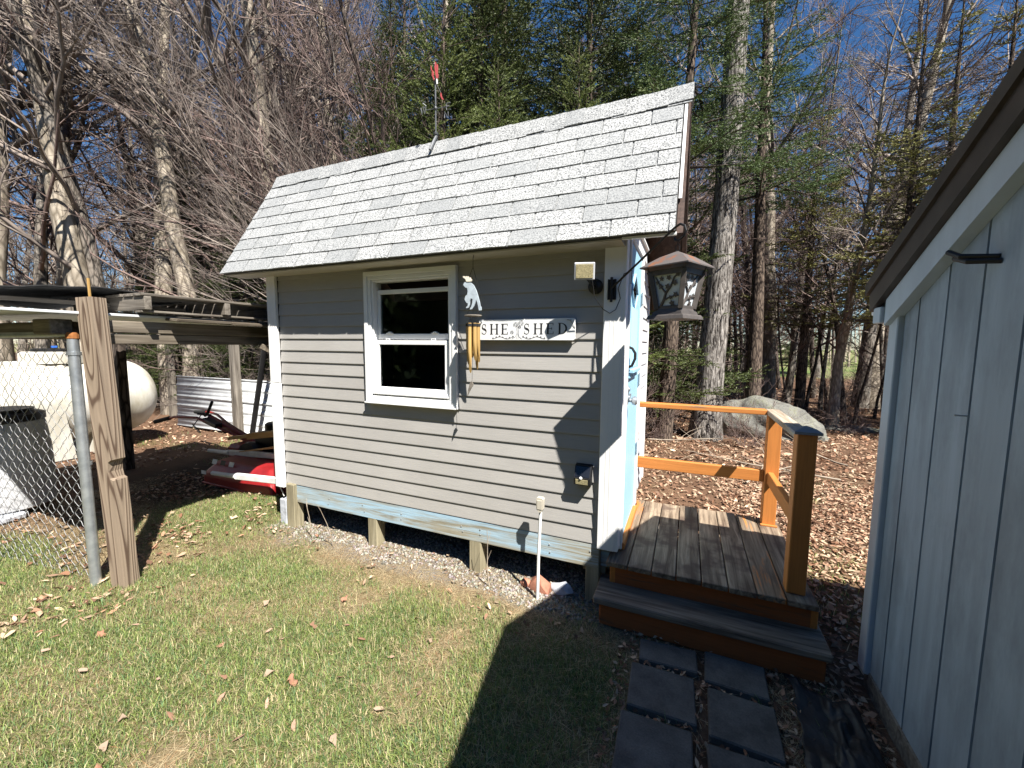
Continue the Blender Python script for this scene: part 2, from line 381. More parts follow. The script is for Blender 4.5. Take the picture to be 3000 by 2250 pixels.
# ---------------------------------------------------------------- numpy mesh helpers
def npmesh(name, V, F, mat, col=None, smooth=False):
    V = np.asarray(V, np.float32); F = np.asarray(F, np.int32); k = F.shape[1]
    me = bpy.data.meshes.new(name); me.vertices.add(len(V)); me.vertices.foreach_set('co', V.ravel())
    me.loops.add(F.size); me.loops.foreach_set('vertex_index', F.ravel())
    me.polygons.add(len(F)); me.polygons.foreach_set('loop_start', np.arange(0, F.size, k, dtype=np.int32))
    if smooth: me.polygons.foreach_set('use_smooth', np.ones(len(F), bool))
    me.update(calc_edges=True)
    if col is not None:
        col = np.asarray(col, np.float32)
        if col.shape[1] == 3: col = np.concatenate([col, np.ones((len(col), 1), np.float32)], 1)
        a = me.color_attributes.new('Col', 'FLOAT_COLOR', 'POINT'); a.data.foreach_set('color', col.ravel())
    me.materials.append(mat)
    return me
def vnoise(x, y, seed=0):
    def h(i, j): 
        n_ = (i * 374761393 + j * 668265263 + seed * 982451653) & 0x7fffffff
        n_ = ((n_ ^ (n_ >> 13)) * 1274126177) & 0x7fffffff
        return ((n_ ^ (n_ >> 16)) & 0xffff) / 65535.
    x = np.asarray(x, float); y = np.asarray(y, float); i = np.floor(x).astype(np.int64); j = np.floor(y).astype(np.int64)
    u = x - i; v = y - j; u = u * u * (3 - 2 * u); v = v * v * (3 - 2 * v)
    return (h(i, j) * (1 - u) + h(i + 1, j) * u) * (1 - v) + (h(i, j + 1) * (1 - u) + h(i + 1, j + 1) * u) * v
def fbm(x, y, seed=0, o=4):
    t = 0; a = .5; s = 0
    for k in range(o): t = t + a * vnoise(np.asarray(x) * 2 ** k, np.asarray(y) * 2 ** k, seed + k); s += a; a *= .55
    return t / s
def sstep(a, b, x): t = np.clip((x - a) / (b - a), 0, 1); return t * t * (3 - 2 * t)

# ---------------------------------------------------------------- ground
def gheight(x, y):
    x = np.asarray(x, float); y = np.asarray(y, float)
    z = (fbm(x * .9, y * .9, 5) - .5) * .07
    far = sstep(3.5, 9, np.hypot(x - .3, y)); z = z * (.35 + 1.6 * far)
    z = z + (fbm(x * .15, y * .15, 9) - .5) * .5 * sstep(6, 16, np.hypot(x - .3, y)) * (1 - sstep(60, 120, np.hypot(x, y)))
    z = z + .05 * np.exp(-((x + 3.5) ** 2 + (y - .15) ** 2) / .25)
    calm = (1 - sstep(.2, .6, np.abs(x - .6) - .7)) * (1 - sstep(.2, .5, np.abs(y - .1) - 1.1))
    under = (1 - sstep(0, .4, np.maximum(np.abs(x + 1.45) - 1.5, np.abs(y - .8) - .9)))
    return z * (1 - .9 * np.maximum(calm, under)) - .005
# 0..1 weights of what covers the ground
def cover(x, y):
    nz = fbm(x * 1.7, y * 1.7, 21); nf = fbm(x * 6, y * 6, 33, 3)
    lim = -.38 - .95 * (1 - sstep(-3.5, -2.5, x + (nz - .5) * .8))                    # the lawn stops short of the shed and of the fence
    n2 = fbm(x * 2.9 + 7, y * 2.9, 88)
    g = (1 - sstep(-.22, .22, y - lim + (nz - .5) * .9)) * np.clip(.30 + 2.0 * (n2 - .30), 0, 1)
    g = g * (1 - sstep(.15, .35, x + (nz - .5) * .3) * sstep(-1.2, -.9, y))
    mound = np.exp(-((x + 3.55) ** 2 / .35 + (y + .1) ** 2 / .22)) * 1.1
    right = .30 * sstep(1.2, 1.4, x) * (1 - sstep(2.6, 4.0, y)) * sstep(.50, .68, nz)
    back = .5 * sstep(.55, .68, nz) * sstep(-9, -6.3, x) * (1 - sstep(-5.6, -5, x)) * (1 - sstep(.6, 1.0, np.abs(y - 1.5)))
    g = np.maximum(np.maximum(g, mound * (.4 + .9 * n2)), np.maximum(right, back))
    return np.clip(g * (.55 + .9 * nf), 0, 1)
def axis(segs):
    out = []
    for a, b, st in segs: out += list(np.arange(a, b - 1e-6, st))
    return np.array(out + [segs[-1][1]])
gx = axis([(-400, -60, 40), (-60, -16, 4), (-16, -6, .4), (-6, 2.2, .07), (2.2, 9, .3), (9, 40, 3), (40, 400, 40)])
gy = axis([(-400, -40, 40), (-40, -3, 3), (-3, 3, .07), (3, 12, .25), (12, 60, 2.5), (60, 400, 34)])
GX, GY = np.meshgrid(gx, gy); GZ = gheight(GX, GY)
V = np.stack([GX, GY, GZ], -1).reshape(-1, 3); nx, ny = len(gx), len(gy)
ii = (np.arange(ny - 1)[:, None] * nx + np.arange(nx - 1)[None]).ravel()
F = np.stack([ii, ii + 1, ii + nx + 1, ii + nx], 1)
x, y = V[:, 0], V[:, 1]; g = cover(x, y)
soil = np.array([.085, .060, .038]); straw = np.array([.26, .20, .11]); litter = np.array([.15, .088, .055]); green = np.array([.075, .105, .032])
dirt = np.array([.030, .022, .017]); grav = np.array([.22, .20, .18]); fieldc = np.array([.23, .21, .10]); fieldg = np.array([.13, .19, .05])
nz = fbm(x * 2.3, y * 2.3, 77)[:, None]
C = litter * (.6 + .8 * nz)
ws = (sstep(-.2, .1, 2.0 - np.abs(y + .6)) * sstep(-5.5, -4, x) * (1 - sstep(.3, .6, x)))[:, None]
C = C * (1 - ws) + (straw * (.5 + .6 * nz)) * ws
C = C * (1 - g[:, None]) + (green * .8 + straw * .15) * g[:, None]
wd = ((1 - sstep(.6, 1.4, np.abs(x + 4.9))) * (1 - sstep(.5, 1.0, np.abs(y - .55))))[:, None]; C = C * (1 - wd * .85) + dirt * wd * .85  # bare dirt under the lean-to, coloured darker to deepen the shade there
wg = ((1 - sstep(0, .12, np.abs(x + 1.35) - 1.62 + (nz[:, 0] - .5) * .3)) * (1 - sstep(0, .12, np.abs(y - .83) - .98 + (nz[:, 0] - .5) * .25)))[:, None]; C = C * (1 - wg) + grav * wg
wf = (sstep(24, 27, y + (nz[:, 0] - .5) * 5))[:, None]; C = C * (1 - wf) + (fieldc * (1 - sstep(.4, .6, nz)) + fieldg * sstep(.4, .6, nz)) * wf
n = NT('earth_and_litter'); at = n.n('ShaderNodeAttribute', attribute_name='Col'); v = n.coord()
f1 = n.noise(v, 55, 4, .7); f2 = n.noise(v, 12, 5, .65)
c = n.mix(.6, at.outputs['Color'], n.ramp(f1, [(.3, .35), (.7, 1.25)]), 'MULTIPLY'); c = n.mix(.4, c, n.ramp(f2, [(.3, .4), (.7, 1.2)]), 'MULTIPLY')
n.bump(n.mix(.5, f1, f2), .9, .03); M['ground'] = n.fin(c, .95, 0, .15)
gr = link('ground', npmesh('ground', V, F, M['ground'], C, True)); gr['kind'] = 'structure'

# ---------------------------------------------------------------- she shed
SH = thing('garden_shed', 'small grey clapboard shed with white corners, steep pale shingled roof and blue door', 'shed', (-1.45, .8, 0))
CE = .1016; Z0 = .40; XL, XR = -2.98, .108
def clap(x0, x1, z0, z1):                                    # one clapboard along x: the lower lip stands proud
    m = MB(); cx = (x0 + x1) / 2; h = z1 - z0; w = (x1 - x0) / 2
    t = .0092
    vs = [(s * w, yy, zz) for s in (-1, 1) for yy, zz in ((0, .0), (-.0012 * 0, .006), (t, h), (.02, h), (.02, .0))]
    fs = [(0, 5, 6, 1), (1, 6, 7, 2), (2, 7, 8, 3), (3, 8, 9, 4), (4, 9, 5, 0), (0, 1, 2, 3, 4), (5, 6, 7, 8, 9)]
    m.add(vs, fs); return m.build('siding_board', M['siding'], SH, at=(cx, 0, z0))
WX0, WX1, WZ0, WZ1 = -1.868, -1.032, 1.211, 2.235            # window trim, outside
for k in range(19):
    z0 = Z0 + k * CE; z1 = min(z0 + CE, 2.29)
    if z1 > WZ0 + .03 and z0 < WZ1 - .03:
        clap(-2.87, WX0 + .03, z0, z1); clap(WX1 - .03, -.001, z0, z1)
    else: clap(-2.87, -.001, z0, z1)
# wall sheathing behind the boards (with the opening left out)
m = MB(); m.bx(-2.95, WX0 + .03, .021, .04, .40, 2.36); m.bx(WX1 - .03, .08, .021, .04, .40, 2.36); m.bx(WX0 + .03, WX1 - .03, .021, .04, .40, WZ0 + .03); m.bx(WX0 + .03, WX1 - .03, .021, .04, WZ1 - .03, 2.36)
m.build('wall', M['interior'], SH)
m = MB(); m.bx(-2.86, -.002, -.012, .019, 2.262, 2.325, .004); m.build('frieze_board', M['beige'], SH)
# corner trims: fluted vinyl channel
def corner(x0, x1, z0, z1, nm='corner_trim'):
    m = MB(); m.bx(x0, x1, -.028, .0, z0, z1, .003)
    for q in (.36, .60): m.bx(x0 + (x1 - x0) * q, x0 + (x1 - x0) * q + .008, -.0292, -.0275, z0 + .001, z1 - .001)
    return m
m = corner(XL, -2.872, 1.33, 2.325); m.build('corner_trim', M['white'], SH); m = corner(XL + .004, -2.868, .36, 1.325); m.build('corner_trim', M['white'], SH)
m = corner(.0, XR, .385, 2.325); m.bx(XR - .004, XR + .022, -.026, .07, .386, 2.324, .003); m.build('corner_trim', M['white'], SH)
# right end wall: door in a white casing, pale clapboards beyond it
DY0, DY1 = .10, .78
EX = XR
def rear_z(yv): return 3.285 - (yv - .38) * .735
def front_z(yv): return 2.29 + (yv + .205) * 1.70
def endclap(y0, y1, z0, z1, flip=1):
    m = MB(); h = z1 - z0; t = .0085; w = (y1 - y0) / 2
    vs = [(xx, s * w, zz) for s in (-1, 1) for xx, zz in ((0, .0), (0, .006), (-t, h), (-.02, h), (-.02, .0))]
    fs = [(0, 5, 6, 1), (1, 6, 7, 2), (2, 7, 8, 3), (3, 8, 9, 4), (4, 9, 5, 0), (0, 1, 2, 3, 4), (5, 6, 7, 8, 9)]
    m.add(vs, fs); m.build('siding_board', M['siding_end'], SH, at=(EX + .012, (y0 + y1) / 2, z0))
for k in range(27):
    z0 = Z0 + k * CE; z1 = z0 + CE
    ytop = (3.13 - z1) / .735 + .38; yf = (z1 - 2.18) / 1.70 - .205
    if z1 < 2.46: endclap(.885, min(1.60, ytop), z0, z1)
    elif ytop > max(.03, yf) + .1: endclap(max(.03, yf), min(1.60, ytop), z0, z1)
m = MB(); m.bx(XR - .03, XR + .016, 1.602, 1.66, .38, 2.16, .003); m.build('corner_trim', M['white'], SH)
m = MB(); m.prism([(.03, .4), (DY0, .4), (DY0, 2.36), (DY1, 2.36), (DY1, .4), (1.64, .4), (1.64, 2.22), (.38, 3.14), (-.02, 2.46), (.03, 2.40)], YZ(XR - .055), .045); m.build('wall', M['interior'], SH)
m = MB(); m.bx(XL + .01, XL + .05, .03, 1.64, .40, 2.34); m.build('wall', M['siding'], SH)
m = MB(); m.bx(XL + .05, XR - .06, 1.60, 1.64, .40, 2.2); m.build('wall', M['siding'], SH)
m = MB(); m.prism([(.03, 2.34), (1.64, 2.34), (1.64, 2.345), (.38, 3.14), (.03, 2.6)], YZ(XL + .012), .03); m.build('gable', M['siding'], SH)
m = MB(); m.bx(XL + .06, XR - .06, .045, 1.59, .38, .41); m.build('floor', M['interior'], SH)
# door
D = MB(); D.bx(XR - .012, XR + .022, DY0 + .012, DY1 - .004, .40, 2.335, .003); door = D.build('door', M['door_blue'], SH)
for a, b, c_, d_ in ((.075, DY0 + .01, .36, 2.34), (DY1, .875, .36, 2.42)): 
    m = MB(); m.bx(XR - .005, XR + .034, a, b, c_, d_, .003); m.build('door_casing', M['white'], SH)
m = MB(); m.bx(XR - .005, XR + .036, .07, 1.02, 2.345, 2.43, .003); m.bx(XR, XR + .055, .06, 1.03, 2.431, 2.45, .003); m.build('door_header', M['white'], SH)
m = MB(); m.bx(XR - .01, XR + .05, .09, .80, .352, .398, .004); m.build('door_sill', M['orange'], SH)
m = MB(); m.bx(XR + .0225, XR + .062, .16, .54, 1.505, 1.530, .004); m.bx(XR + .0225, XR + .04, .17, .53, 1.47, 1.5045, .004); m.build('ledge', M['door_blue'], door)
m = MB(); m.bx(XR + .0225, XR + .032, .165, .185, 1.531, 1.94, .002); m.bx(XR + .0225, XR + .032, .515, .535, 1.531, 1.94, .002); m.bx(XR + .0225, XR + .027, .186, .514, 1.5315, 1.94)
for q in range(11): m.tube([(XR + .029, .20 + q * .029, 1.54), (XR + .029, .20 + q * .029, 1.93)], .008, 6)
m.build('ribbed_panel', M['door_blue'], door)
def dia(c, a, b): return [(c[0], c[1] + b), (c[0] + a, c[1]), (c[0], c[1] - b), (c[0] - a, c[1])]
m = MB(); m.prism(dia((.36, 2.04), .15, .11), YZ(XR + .0228), .004); m.build('diamond_window', M['glass'], door)
m = MB(); m.prism(dia((.36, 2.04), .145, .105), YZ(XR + .0222), .0004); m.build('diamond_backing', M['black'], door)
m = MB()
for p, q in zip(dia((.36, 2.04), .16, .12), dia((.36, 2.04), .16, .12)[1:] + dia((.36, 2.04), .16, .12)[:1]): m.bar((XR + .026, p[0], p[1]), (XR + .026, q[0], q[1]), .016, .016, .002, upv=(1, 0, 0))
m.build('diamond_frame', M['door_blue'], door)
m = MB(); m.tube([(XR + .024, .135, 1.545), (XR + .05, .135, 1.555), (XR + .068, .135, 1.60), (XR + .068, .135, 1.635), (XR + .05, .135, 1.665), (XR + .024, .135, 1.675)], .009, 8); m.build('handle', M['blackmetal'], door, True)
m = MB(); MY = Matrix.Rotation(R(90), 3, 'Y')
m.lathe([(.03, 0), (.03, .008), (.012, .012), (.012, .03), (.026, .038), (.030, .055), (.02, .066)], 16, (XR + .022, .16, 1.33), MY); m.build('knob', M['galv'], door, True)
m = MB(); m.lathe([(.026, 0), (.024, .012), (.012, .014), (.012, .02)], 16, (XR + .022, .16, 1.40), MY); m.build('lock', M['galv'], door, True)
m = MB(); m.bx(XR + .022, XR + .05, .15, .165, 1.36, 1.375); m.lathe([(.018, 0), (.018, .015)], 12, (XR + .03, .155, 1.345), MY); m.build('padlock_hasp', M['galv'], door)
for z in (.88, 1.43, 2.05): m = MB(); m.bx(XR + .0345, XR + .040, .765, .80, z - .05, z + .05, .002); m.tube([(XR + .042, .782, z - .05), (XR + .042, .782, z + .05)], .006, 8); m.build('hinge', M['greyplastic'], door)
# window
WN = MB(); fwid = .062
def frame(m, x0, x1, z0, z1, w, y0, y1, b=.003):
    m.bx(x0, x1, y0, y1, z1 - w, z1, b); m.bx(x0, x1, y0, y1, z0, z0 + w, b); m.bx(x0, x0 + w, y0, y1, z0 + w, z1 - w, b); m.bx(x1 - w, x1, y0, y1, z0 + w, z1 - w, b)
frame(WN, WX0, WX1, WZ0, WZ1, .034, -.034, .004)
win = WN.build('window', M['white_h'], SH)
m = MB(); frame(m, WX0 + .035, WX1 - .035, WZ0 + .035, WZ1 - .035, .027, -.026, .012); m.build('frame', M['white_h'], win)
m = MB(); frame(m, WX0 + .063, WX1 - .063, WZ0 + .063, WZ1 - .063, .014, -.012, .085); m.build('jamb', M['white_h'], win)
m = MB(); m.bx(WX0 - .004, WX1 + .004, -.046, -.0345, WZ0 + .002, WZ0 + .014, .002); m.bx(WX0 + .07, WX1 - .07, -.03, .01, WZ0 + .078, WZ0 + .090); m.build('sill', M['white_h'], win)
ux0, ux1 = WX0 + .078, WX1 - .078
# lower sash in front, upper sash dropped a little behind it
m = MB(); m.bx(ux0, ux1, .002, .03, 1.676, 1.708, .003); m.bx(ux0, ux1, .002, .03, 1.290, 1.345, .003); m.bx(ux0, ux0 + .038, .002, .03, 1.345, 1.676, .002); m.bx(ux1 - .038, ux1, .002, .03, 1.345, 1.676, .002)
m.bx(ux0 + .01, ux1 - .01, -.004, .0015, 1.300, 1.318, .002); ls = m.build('lower_sash', M['white_h'], win)
m = MB(); m.bx(ux0 + .038, ux1 - .038, .014, .017, 1.345, 1.676); m.build('pane', M['glass'], ls)
m = MB(); m.bx(ux0, ux1, .034, .06, 2.067, 2.100, .003); m.bx(ux0, ux1, .034, .06, 1.715, 1.760, .003); m.bx(ux0, ux0 + .028, .034, .06, 1.76, 2.067, .002); m.bx(ux1 - .028, ux1, .034, .06, 1.76, 2.067, .002); us = m.build('upper_sash', M['white_h'], win)
m = MB(); m.bx(ux0 + .028, ux1 - .028, .045, .048, 1.76, 2.067); m.build('pane', M['glass'], us)
for xx in (ux0 + .12, ux1 - .14): m = MB(); m.bx(xx - .03, xx + .03, .022, .044, 1.7605, 1.768, .002); m.bx(xx - .012, xx + .018, .02, .04, 1.768, 1.776, .002); m.build('latch', M['white_h'], us)
for xx in (ux0 + .12, ux1 - .14): m = MB(); frame(m, xx - .02, xx + .02, 1.7085, 1.726, .005, .006, .012, .001); m.build('tilt_clip', M['white_h'], ls)
# skid beam and the posts under it
m = MB(); m.bx(-2.80, .012, .004, .046, .232, .396, .005); m.build('skid_beam', M['blue_wood'], SH)
m = MB(); m.bx(.0, .075, .047, 1.6, .235, .392, .005); m.build('skid_beam', M['blue_wood'], SH)
for xx, wd in ((-2.79, .10), (-1.87, .095), (-.90, .10), (-.03, .09)):
    m = MB(); m.box((0, 0, 0), (wd, .10, .45), .006); m.build('foundation_post', M['raw_post'], SH, at=(xx, .055 if xx > -2.7 else .02, .17 if xx > -2.7 else .18))
    if xx > -2.7: m = MB(); m.bx(xx - wd / 2 - .03, xx + wd / 2 + .03, .06, .10, .18, .235, .003); m.build('cleat', M['raw_post'], SH)
for xx in (-2.6, -1.7, -.8): m = MB(); m.box((0, 0, 0), (.1, .1, .5), .006); m.build('foundation_post', M['raw_post'], SH, at=(xx, 1.5, .15))
m = MB(); m.bx(-2.9, .05, 1.45, 1.5, .235, .39, .005); m.build('skid_beam', M['raw_post'], SH)
nails = MB()
for xx in (-2.35, -1.95, -1.55, -1.0, -.86, -.34, -.04):
    for zz in (.285, .335):
        nails.lathe([(.006, 0), (.005, .003), (.001, .004)], 8, (xx + random.uniform(-.02, .02), .0035, zz + random.uniform(-.01, .01)), Matrix.Rotation(R(90), 3, 'X'))
nails.build('bolt_heads', M['galv'], SH)['kind'] = 'stuff'
m = MB(); m.box((-2.935, .10, .08), (.085, .19, .30), .006); tag(m.build('concrete_block', M['palestone'], None), 'grey concrete block beside the left corner post of the shed', 'block')
m = MB(); m.bar((-2.96, -.005, .37), (-2.93, .02, .26), .02, .006); m.build('trim_scrap', M['white'], SH)
# roof
RX0, RX1 = -3.29, .425
prof = [(-.205, 2.285), (.38, 3.277), (2.02, 2.07), (2.008, 2.052), (.38, 3.25), (-.185, 2.272)]
RXF = .384
m = MB(); m.prism(prof, YZ(RX0), RXF + .010 - RX0); roof = m.build('roof', M['shingle_edge'], SH)
m = MB(); m.prism([(.40, 3.235), (1.98, 2.073), (1.97, 2.058), (.40, 3.215)], YZ(RX1 - .30), .265); m.prism([(-.18, 2.271), (.38, 3.225), (.38, 3.205), (-.16, 2.271)], YZ(RX1 - .30), .265); m.build('soffit', M['brownwood'], roof)
m = MB(); m.prism([(.40, 3.262), (2.01, 2.078), (1.99, 1.975), (.40, 3.135)], YZ(.397), .034); m.build('rake_board', M['brownwood'], roof)
m = MB(); m.prism([(-.19, 2.27), (.38, 3.245), (.38, 3.15), (-.12, 2.30)], YZ(.3975), .032); m.build('rake_board', M['brownwood'], roof)
m = MB(); m.prism([(-.10, 2.475), (.36, 3.257), (.36, 3.235), (-.085, 2.475)], YZ(.399), .016); m.build('drip_edge', M['white'], roof)
m = MB(); m.bx(.12, .40, -.19, -.17, 2.262, 2.278, .002); m.build('drip_edge', M['white'], roof)
m = MB(); m.bx(RX0 + .02, RX1 - .31, -.188, .0, 2.262, 2.270); m.build('soffit', M['beige'], roof)
# tabs of the front slope, each its own shingle
sl_ = Vector((0, .585, .992)); SLEN = sl_.length; sl_.normalize(); nrm = Vector((0, -sl_.z, sl_.y))
Mrot = Matrix((Vector((1, 0, 0)), sl_, nrm)).transposed()
def tabmesh(w, seed):
    rr = random.Random(seed); m = MB(); h = .150; t0, t1 = .0085, .0015
    j = lambda a: rr.uniform(-a, a)
    vs = [(-w / 2, j(.002), 0), (w / 2, j(.002), 0), (w / 2, h, 0), (-w / 2, h, 0), (-w / 2, j(.001), t0 + j(.001)), (w / 2, j(.001), t0 + j(.001)), (w / 2, h, t1), (-w / 2, h, t1), (0, j(.002), t0 + rr.uniform(-.001, .002)), (0, 0, 0)]
    vs[4] = (vs[0][0], vs[0][1], vs[4][2]); vs[5] = (vs[1][0], vs[1][1], vs[5][2]); vs[9] = (0, vs[8][1], 0)
    fs = [(0, 9, 8, 4), (9, 1, 5, 8), (1, 2, 6, 5), (2, 3, 7, 6), (3, 0, 4, 7), (4, 8, 7), (8, 6, 7), (8, 5, 6), (0, 3, 2, 1, 9)]
    m.add(vs, fs); return m.mesh('shingle', M['shingle'])
TABW = .305; full = [tabmesh(TABW - .010, s) for s in range(6)]
for r_ in range(8):
    v0 = -.012 + r_ * .127; off = [0, .17, .045, .20, .09, .24, .0, .15][r_]
    x0 = RX0 - .012 - (off if off else 0)
    while x0 < RXF + .01:
        a, b = max(x0, RX0 - .012), min(x0 + TABW, RXF + .012)
        if b - a > .03:
            w = b - a; cx = (a + b) / 2
            me = random.choice(full) if abs(w - TABW) < .004 else tabmesh(w - .010, int(a * 1000) + r_)
            p = Vector((0, -.205, 2.285)) + sl_ * v0 + nrm * (.0045 + .0006 * (r_ % 2)); p.x = cx
            o = link('shingle', me, roof, p); o.rotation_euler = Mrot.to_euler()
        x0 += TABW
# starter strip under the lowest course, rear slope in courses
m = MB(); m.bx(RX0 - .01, RX1 + .01, 0, 0, 0, 0) if False else None
m.prism([(-.212, 2.279), (-.205, 2.289), (.36, 3.245), (.37, 3.24)], YZ(RX0 - .005), RXF - RX0 + .01); m.build('underlay', M['shingle'], roof)
m = MB(); back = Vector((0, 1.64, -1.205)).normalized(); bn = Vector((0, -back.z, back.y))
for r_ in range(15):
    p = Vector((0, .40, 3.268)) + back * (r_ * .133); q = p + back * .15
    a = [p + bn * .002, q + bn * .010, q + bn * .003, p]
    m.prism([(v_.y, v_.z) for v_ in a], YZ(RX0 - .01), RX1 - RX0 + .02)
m.build('rear_shingles', M['shingle'], roof)
# ridge caps, bent over the ridge and lapped from right to left
def capmesh(w, seed, hh):
    rr = random.Random(seed); m = MB(); d = rr.uniform(-.004, .004)
    fr = -sl_ * hh; bk = back * .13
    P_ = [fr + Vector((0, d, 0)), Vector((0, -.012, .004)) * 1.0, Vector((0, .012, .004)), bk]
    vs = []
    for s_, lift in ((-w / 2, .002), (w / 2, .0085)):
        for q, nn in zip(P_, (nrm, nrm, bn, bn)): vs.append((s_, q.y + nn.y * lift, q.z + nn.z * lift))
        for q, nn in zip(P_, (nrm, nrm, bn, bn)): vs.append((s_, q.y + nn.y * (lift + .005), q.z + nn.z * (lift + .005)))
    fs = []
    for i in range(3): fs += [(4 + i, 5 + i, 13 + i, 12 + i), (i, i + 1, 9 + i, 8 + i), (i, i + 1, 5 + i, 4 + i), (8 + i, 9 + i, 13 + i, 12 + i)]
    fs += [(0, 4, 12, 8), (3, 7, 15, 11)]
    m.add(vs, fs); return m.mesh('ridge_cap', M['shingle'])
caps = [capmesh(.215, s, .135 + .006 * (s % 3)) for s in range(6)]
xx = RX1 - .095
for i in range(28):
    o = link('ridge_cap', random.choice(caps), roof, (xx, .38, 3.286 + (i % 2) * .0012)); o.rotation_euler = (0, 0, 0)
    xx -= .135 if i < 2 else random.uniform(.13, .14)
    if xx < RX0 + .08: break
o = link('ridge_cap', capmesh(.16, 99, .14), roof, (RX1 - .06, .38, 3.297))

# ---------------------------------------------------------------- sign
SG = thing('wooden_sign', 'white wooden plaque lettered SHE SHED with a printed flowering vine', 'sign', (-.51, -.02, 1.71))
sx0, sx1, sz0, sz1 = -.846, -.172, 1.714, 1.852
def rrect(x0, x1, z0, z1, r=.012, k=4):
    out = []
    for cx, cz, a0 in ((x1 - r, z1 - r, 0), (x0 + r, z1 - r, 90), (x0 + r, z0 + r, 180), (x1 - r, z0 + r, 270)):
        out += [(cx + r * math.cos(R(a0 + 90 * i / k)), cz + r * math.sin(R(a0 + 90 * i / k))) for i in range(k + 1)]
    return out
m = MB(); m.prism(rrect(sx0, sx1, sz0, sz1), XZ(-.034), .02); board = m.build('plaque', M['white_h'], SG)
YF = -.0352
def glyph(ch, x, z, h):
    """Roman capitals drawn from strokes; returns polygons and the advance"""
    P_ = []; st = .16 * h; th = .045 * h; se = .10 * h
    def rect(a, b, c_, d_): P_.append([(x + a, z + c_), (x + b, z + c_), (x + b, z + d_), (x + a, z + d_)])
    def stem(a): 
        rect(a, a + st, th, h - th); rect(a - se * .7, a + st + se * .7, 0, th); rect(a - se * .7, a + st + se * .7, h - th, h)
    if ch == 'H':
        stem(.07 * h); stem(.66 * h); rect(.07 * h + st, .66 * h, .49 * h, .49 * h + th); return P_, .98 * h
    if ch == 'E':
        stem(.07 * h); e = .07 * h + st
        rect(e + se * .7, .64 * h, 0, th); rect(e + se * .7, .62 * h, h - th, h); rect(e, .5 * h, .49 * h, .49 * h + th)
        rect(.64 * h, .64 * h + th, 0, .24 * h); rect(.62 * h, .62 * h + th, .80 * h, h); rect(.5 * h, .5 * h + th, .40 * h, .62 * h); return P_, .80 * h
    def ribbon(pts, ws):
        for (p, w0), (q, w1) in zip(zip(pts, ws), list(zip(pts, ws))[1:]):
            d = Vector((q[0] - p[0], q[1] - p[1])); d.normalize(); nn = Vector((-d.y, d.x))
            P_.append([(x + p[0] + nn.x * w0, z + p[1] + nn.y * w0), (x + p[0] - nn.x * w0, z + p[1] - nn.y * w0), (x + q[0] - nn.x * w1, z + q[1] - nn.y * w1), (x + q[0] + nn.x * w1, z + q[1] + nn.y * w1)])
    if ch == 'D':
        stem(.07 * h); pts = [(.25 * h + .52 * h * math.sin(a) ** 1.0, .5 * h - .478 * h * math.cos(a)) for a in np.linspace(0, math.pi, 15)]
        ribbon(pts, [(.022 + .062 * math.sin(a) ** 2) * h for a in np.linspace(0, math.pi, 15)]); return P_, .92 * h
    if ch == 'S':
        t = np.linspace(0, 1, 21); pts = []; ws = []
        for u in t:
            if u < .5: a = R(35) + u * 2 * R(235); pts.append((.29 * h + .20 * h * math.cos(a), .74 * h + .235 * h * math.sin(a)))
            else: a = R(90) - (u - .5) * 2 * R(235); pts.append((.29 * h + .23 * h * math.cos(a), .26 * h + .245 * h * math.sin(a)))
            ws.append((.022 + .07 * math.exp(-((u - .5) / .16) ** 2)) * h)
        ribbon(pts, ws); P_.append([(x + .46 * h, z + .70 * h), (x + .49 * h, z + .70 * h), (x + .49 * h, z + .98 * h), (x + .46 * h, z + .98 * h)])
        P_.append([(x + .05 * h, z + .02 * h), (x + .08 * h, z + .02 * h), (x + .08 * h, z + .30 * h), (x + .05 * h, z + .30 * h)]); return P_, .66 * h
for word, xs_ in (('SHE', (-.828, -.762, -.678)), ('SHED', (-.516, -.446, -.360, -.282))):
    for ch, gx_ in zip(word, xs_):
        P_, ad = glyph(ch, gx_, 1.752, .070); m = MB()
        for i, q in enumerate(P_): m.prism(q, XZ(YF - .0002 * (i % 3)), .001 + .0002 * (i % 3))
        m.build('letter', M['letter'], board)
m = MB(); rr = random.Random(3)
def ln(pts, r=.0011): m.tube([(p[0], YF + .0006, p[1]) for p in pts], r, 5)
ln([(-.568, 1.722), (-.560, 1.75), (-.565, 1.79), (-.560, 1.83)]); ln([(-.556, 1.722), (-.551, 1.76), (-.557, 1.80), (-.553, 1.83)])
ln([(-.60, 1.722), (-.575, 1.735), (-.562, 1.76)]); ln([(-.53, 1.722), (-.548, 1.735), (-.552, 1.76)])
for cx, cz, rd in ((-.575, 1.815, .016), (-.535, 1.826, .018), (-.60, 1.765, .012), (-.545, 1.80, .01)):
    for q in range(5):
        a = q * 1.256; ln([(cx + .3 * rd * math.cos(a), cz + .3 * rd * math.sin(a)), (cx + rd * math.cos(a - .4), cz + rd * math.sin(a - .4)), (cx + rd * math.cos(a + .4), cz + rd * math.sin(a + .4)), (cx + .3 * rd * math.cos(a), cz + .3 * rd * math.sin(a))], .0009)
for s_ in (-1, 1):
    pts = [(-.556 + s_ * t, 1.728 + .007 * math.sin(t * 60) + .01 * t) for t in np.linspace(.03, .19, 14)]; ln(pts)
    for p in pts[::2]: ln([p, (p[0] + s_ * .006, p[1] + .009), (p[0] + s_ * .012, p[1] + .003), p], .0012)
m.build('vine_print', M['line'], board)
m = MB(); m.tube([(-.20, -.036, 1.835), (-.19, -.038, 1.82), (-.172, -.036, 1.79), (-.178, -.036, 1.80)], .0012, 6); m.tube([(-.225, -.037, 1.842), (-.20, -.039, 1.838)], .0012, 6); m.build('hanging_wire', M['blackmetal'], SG)
m = MB()
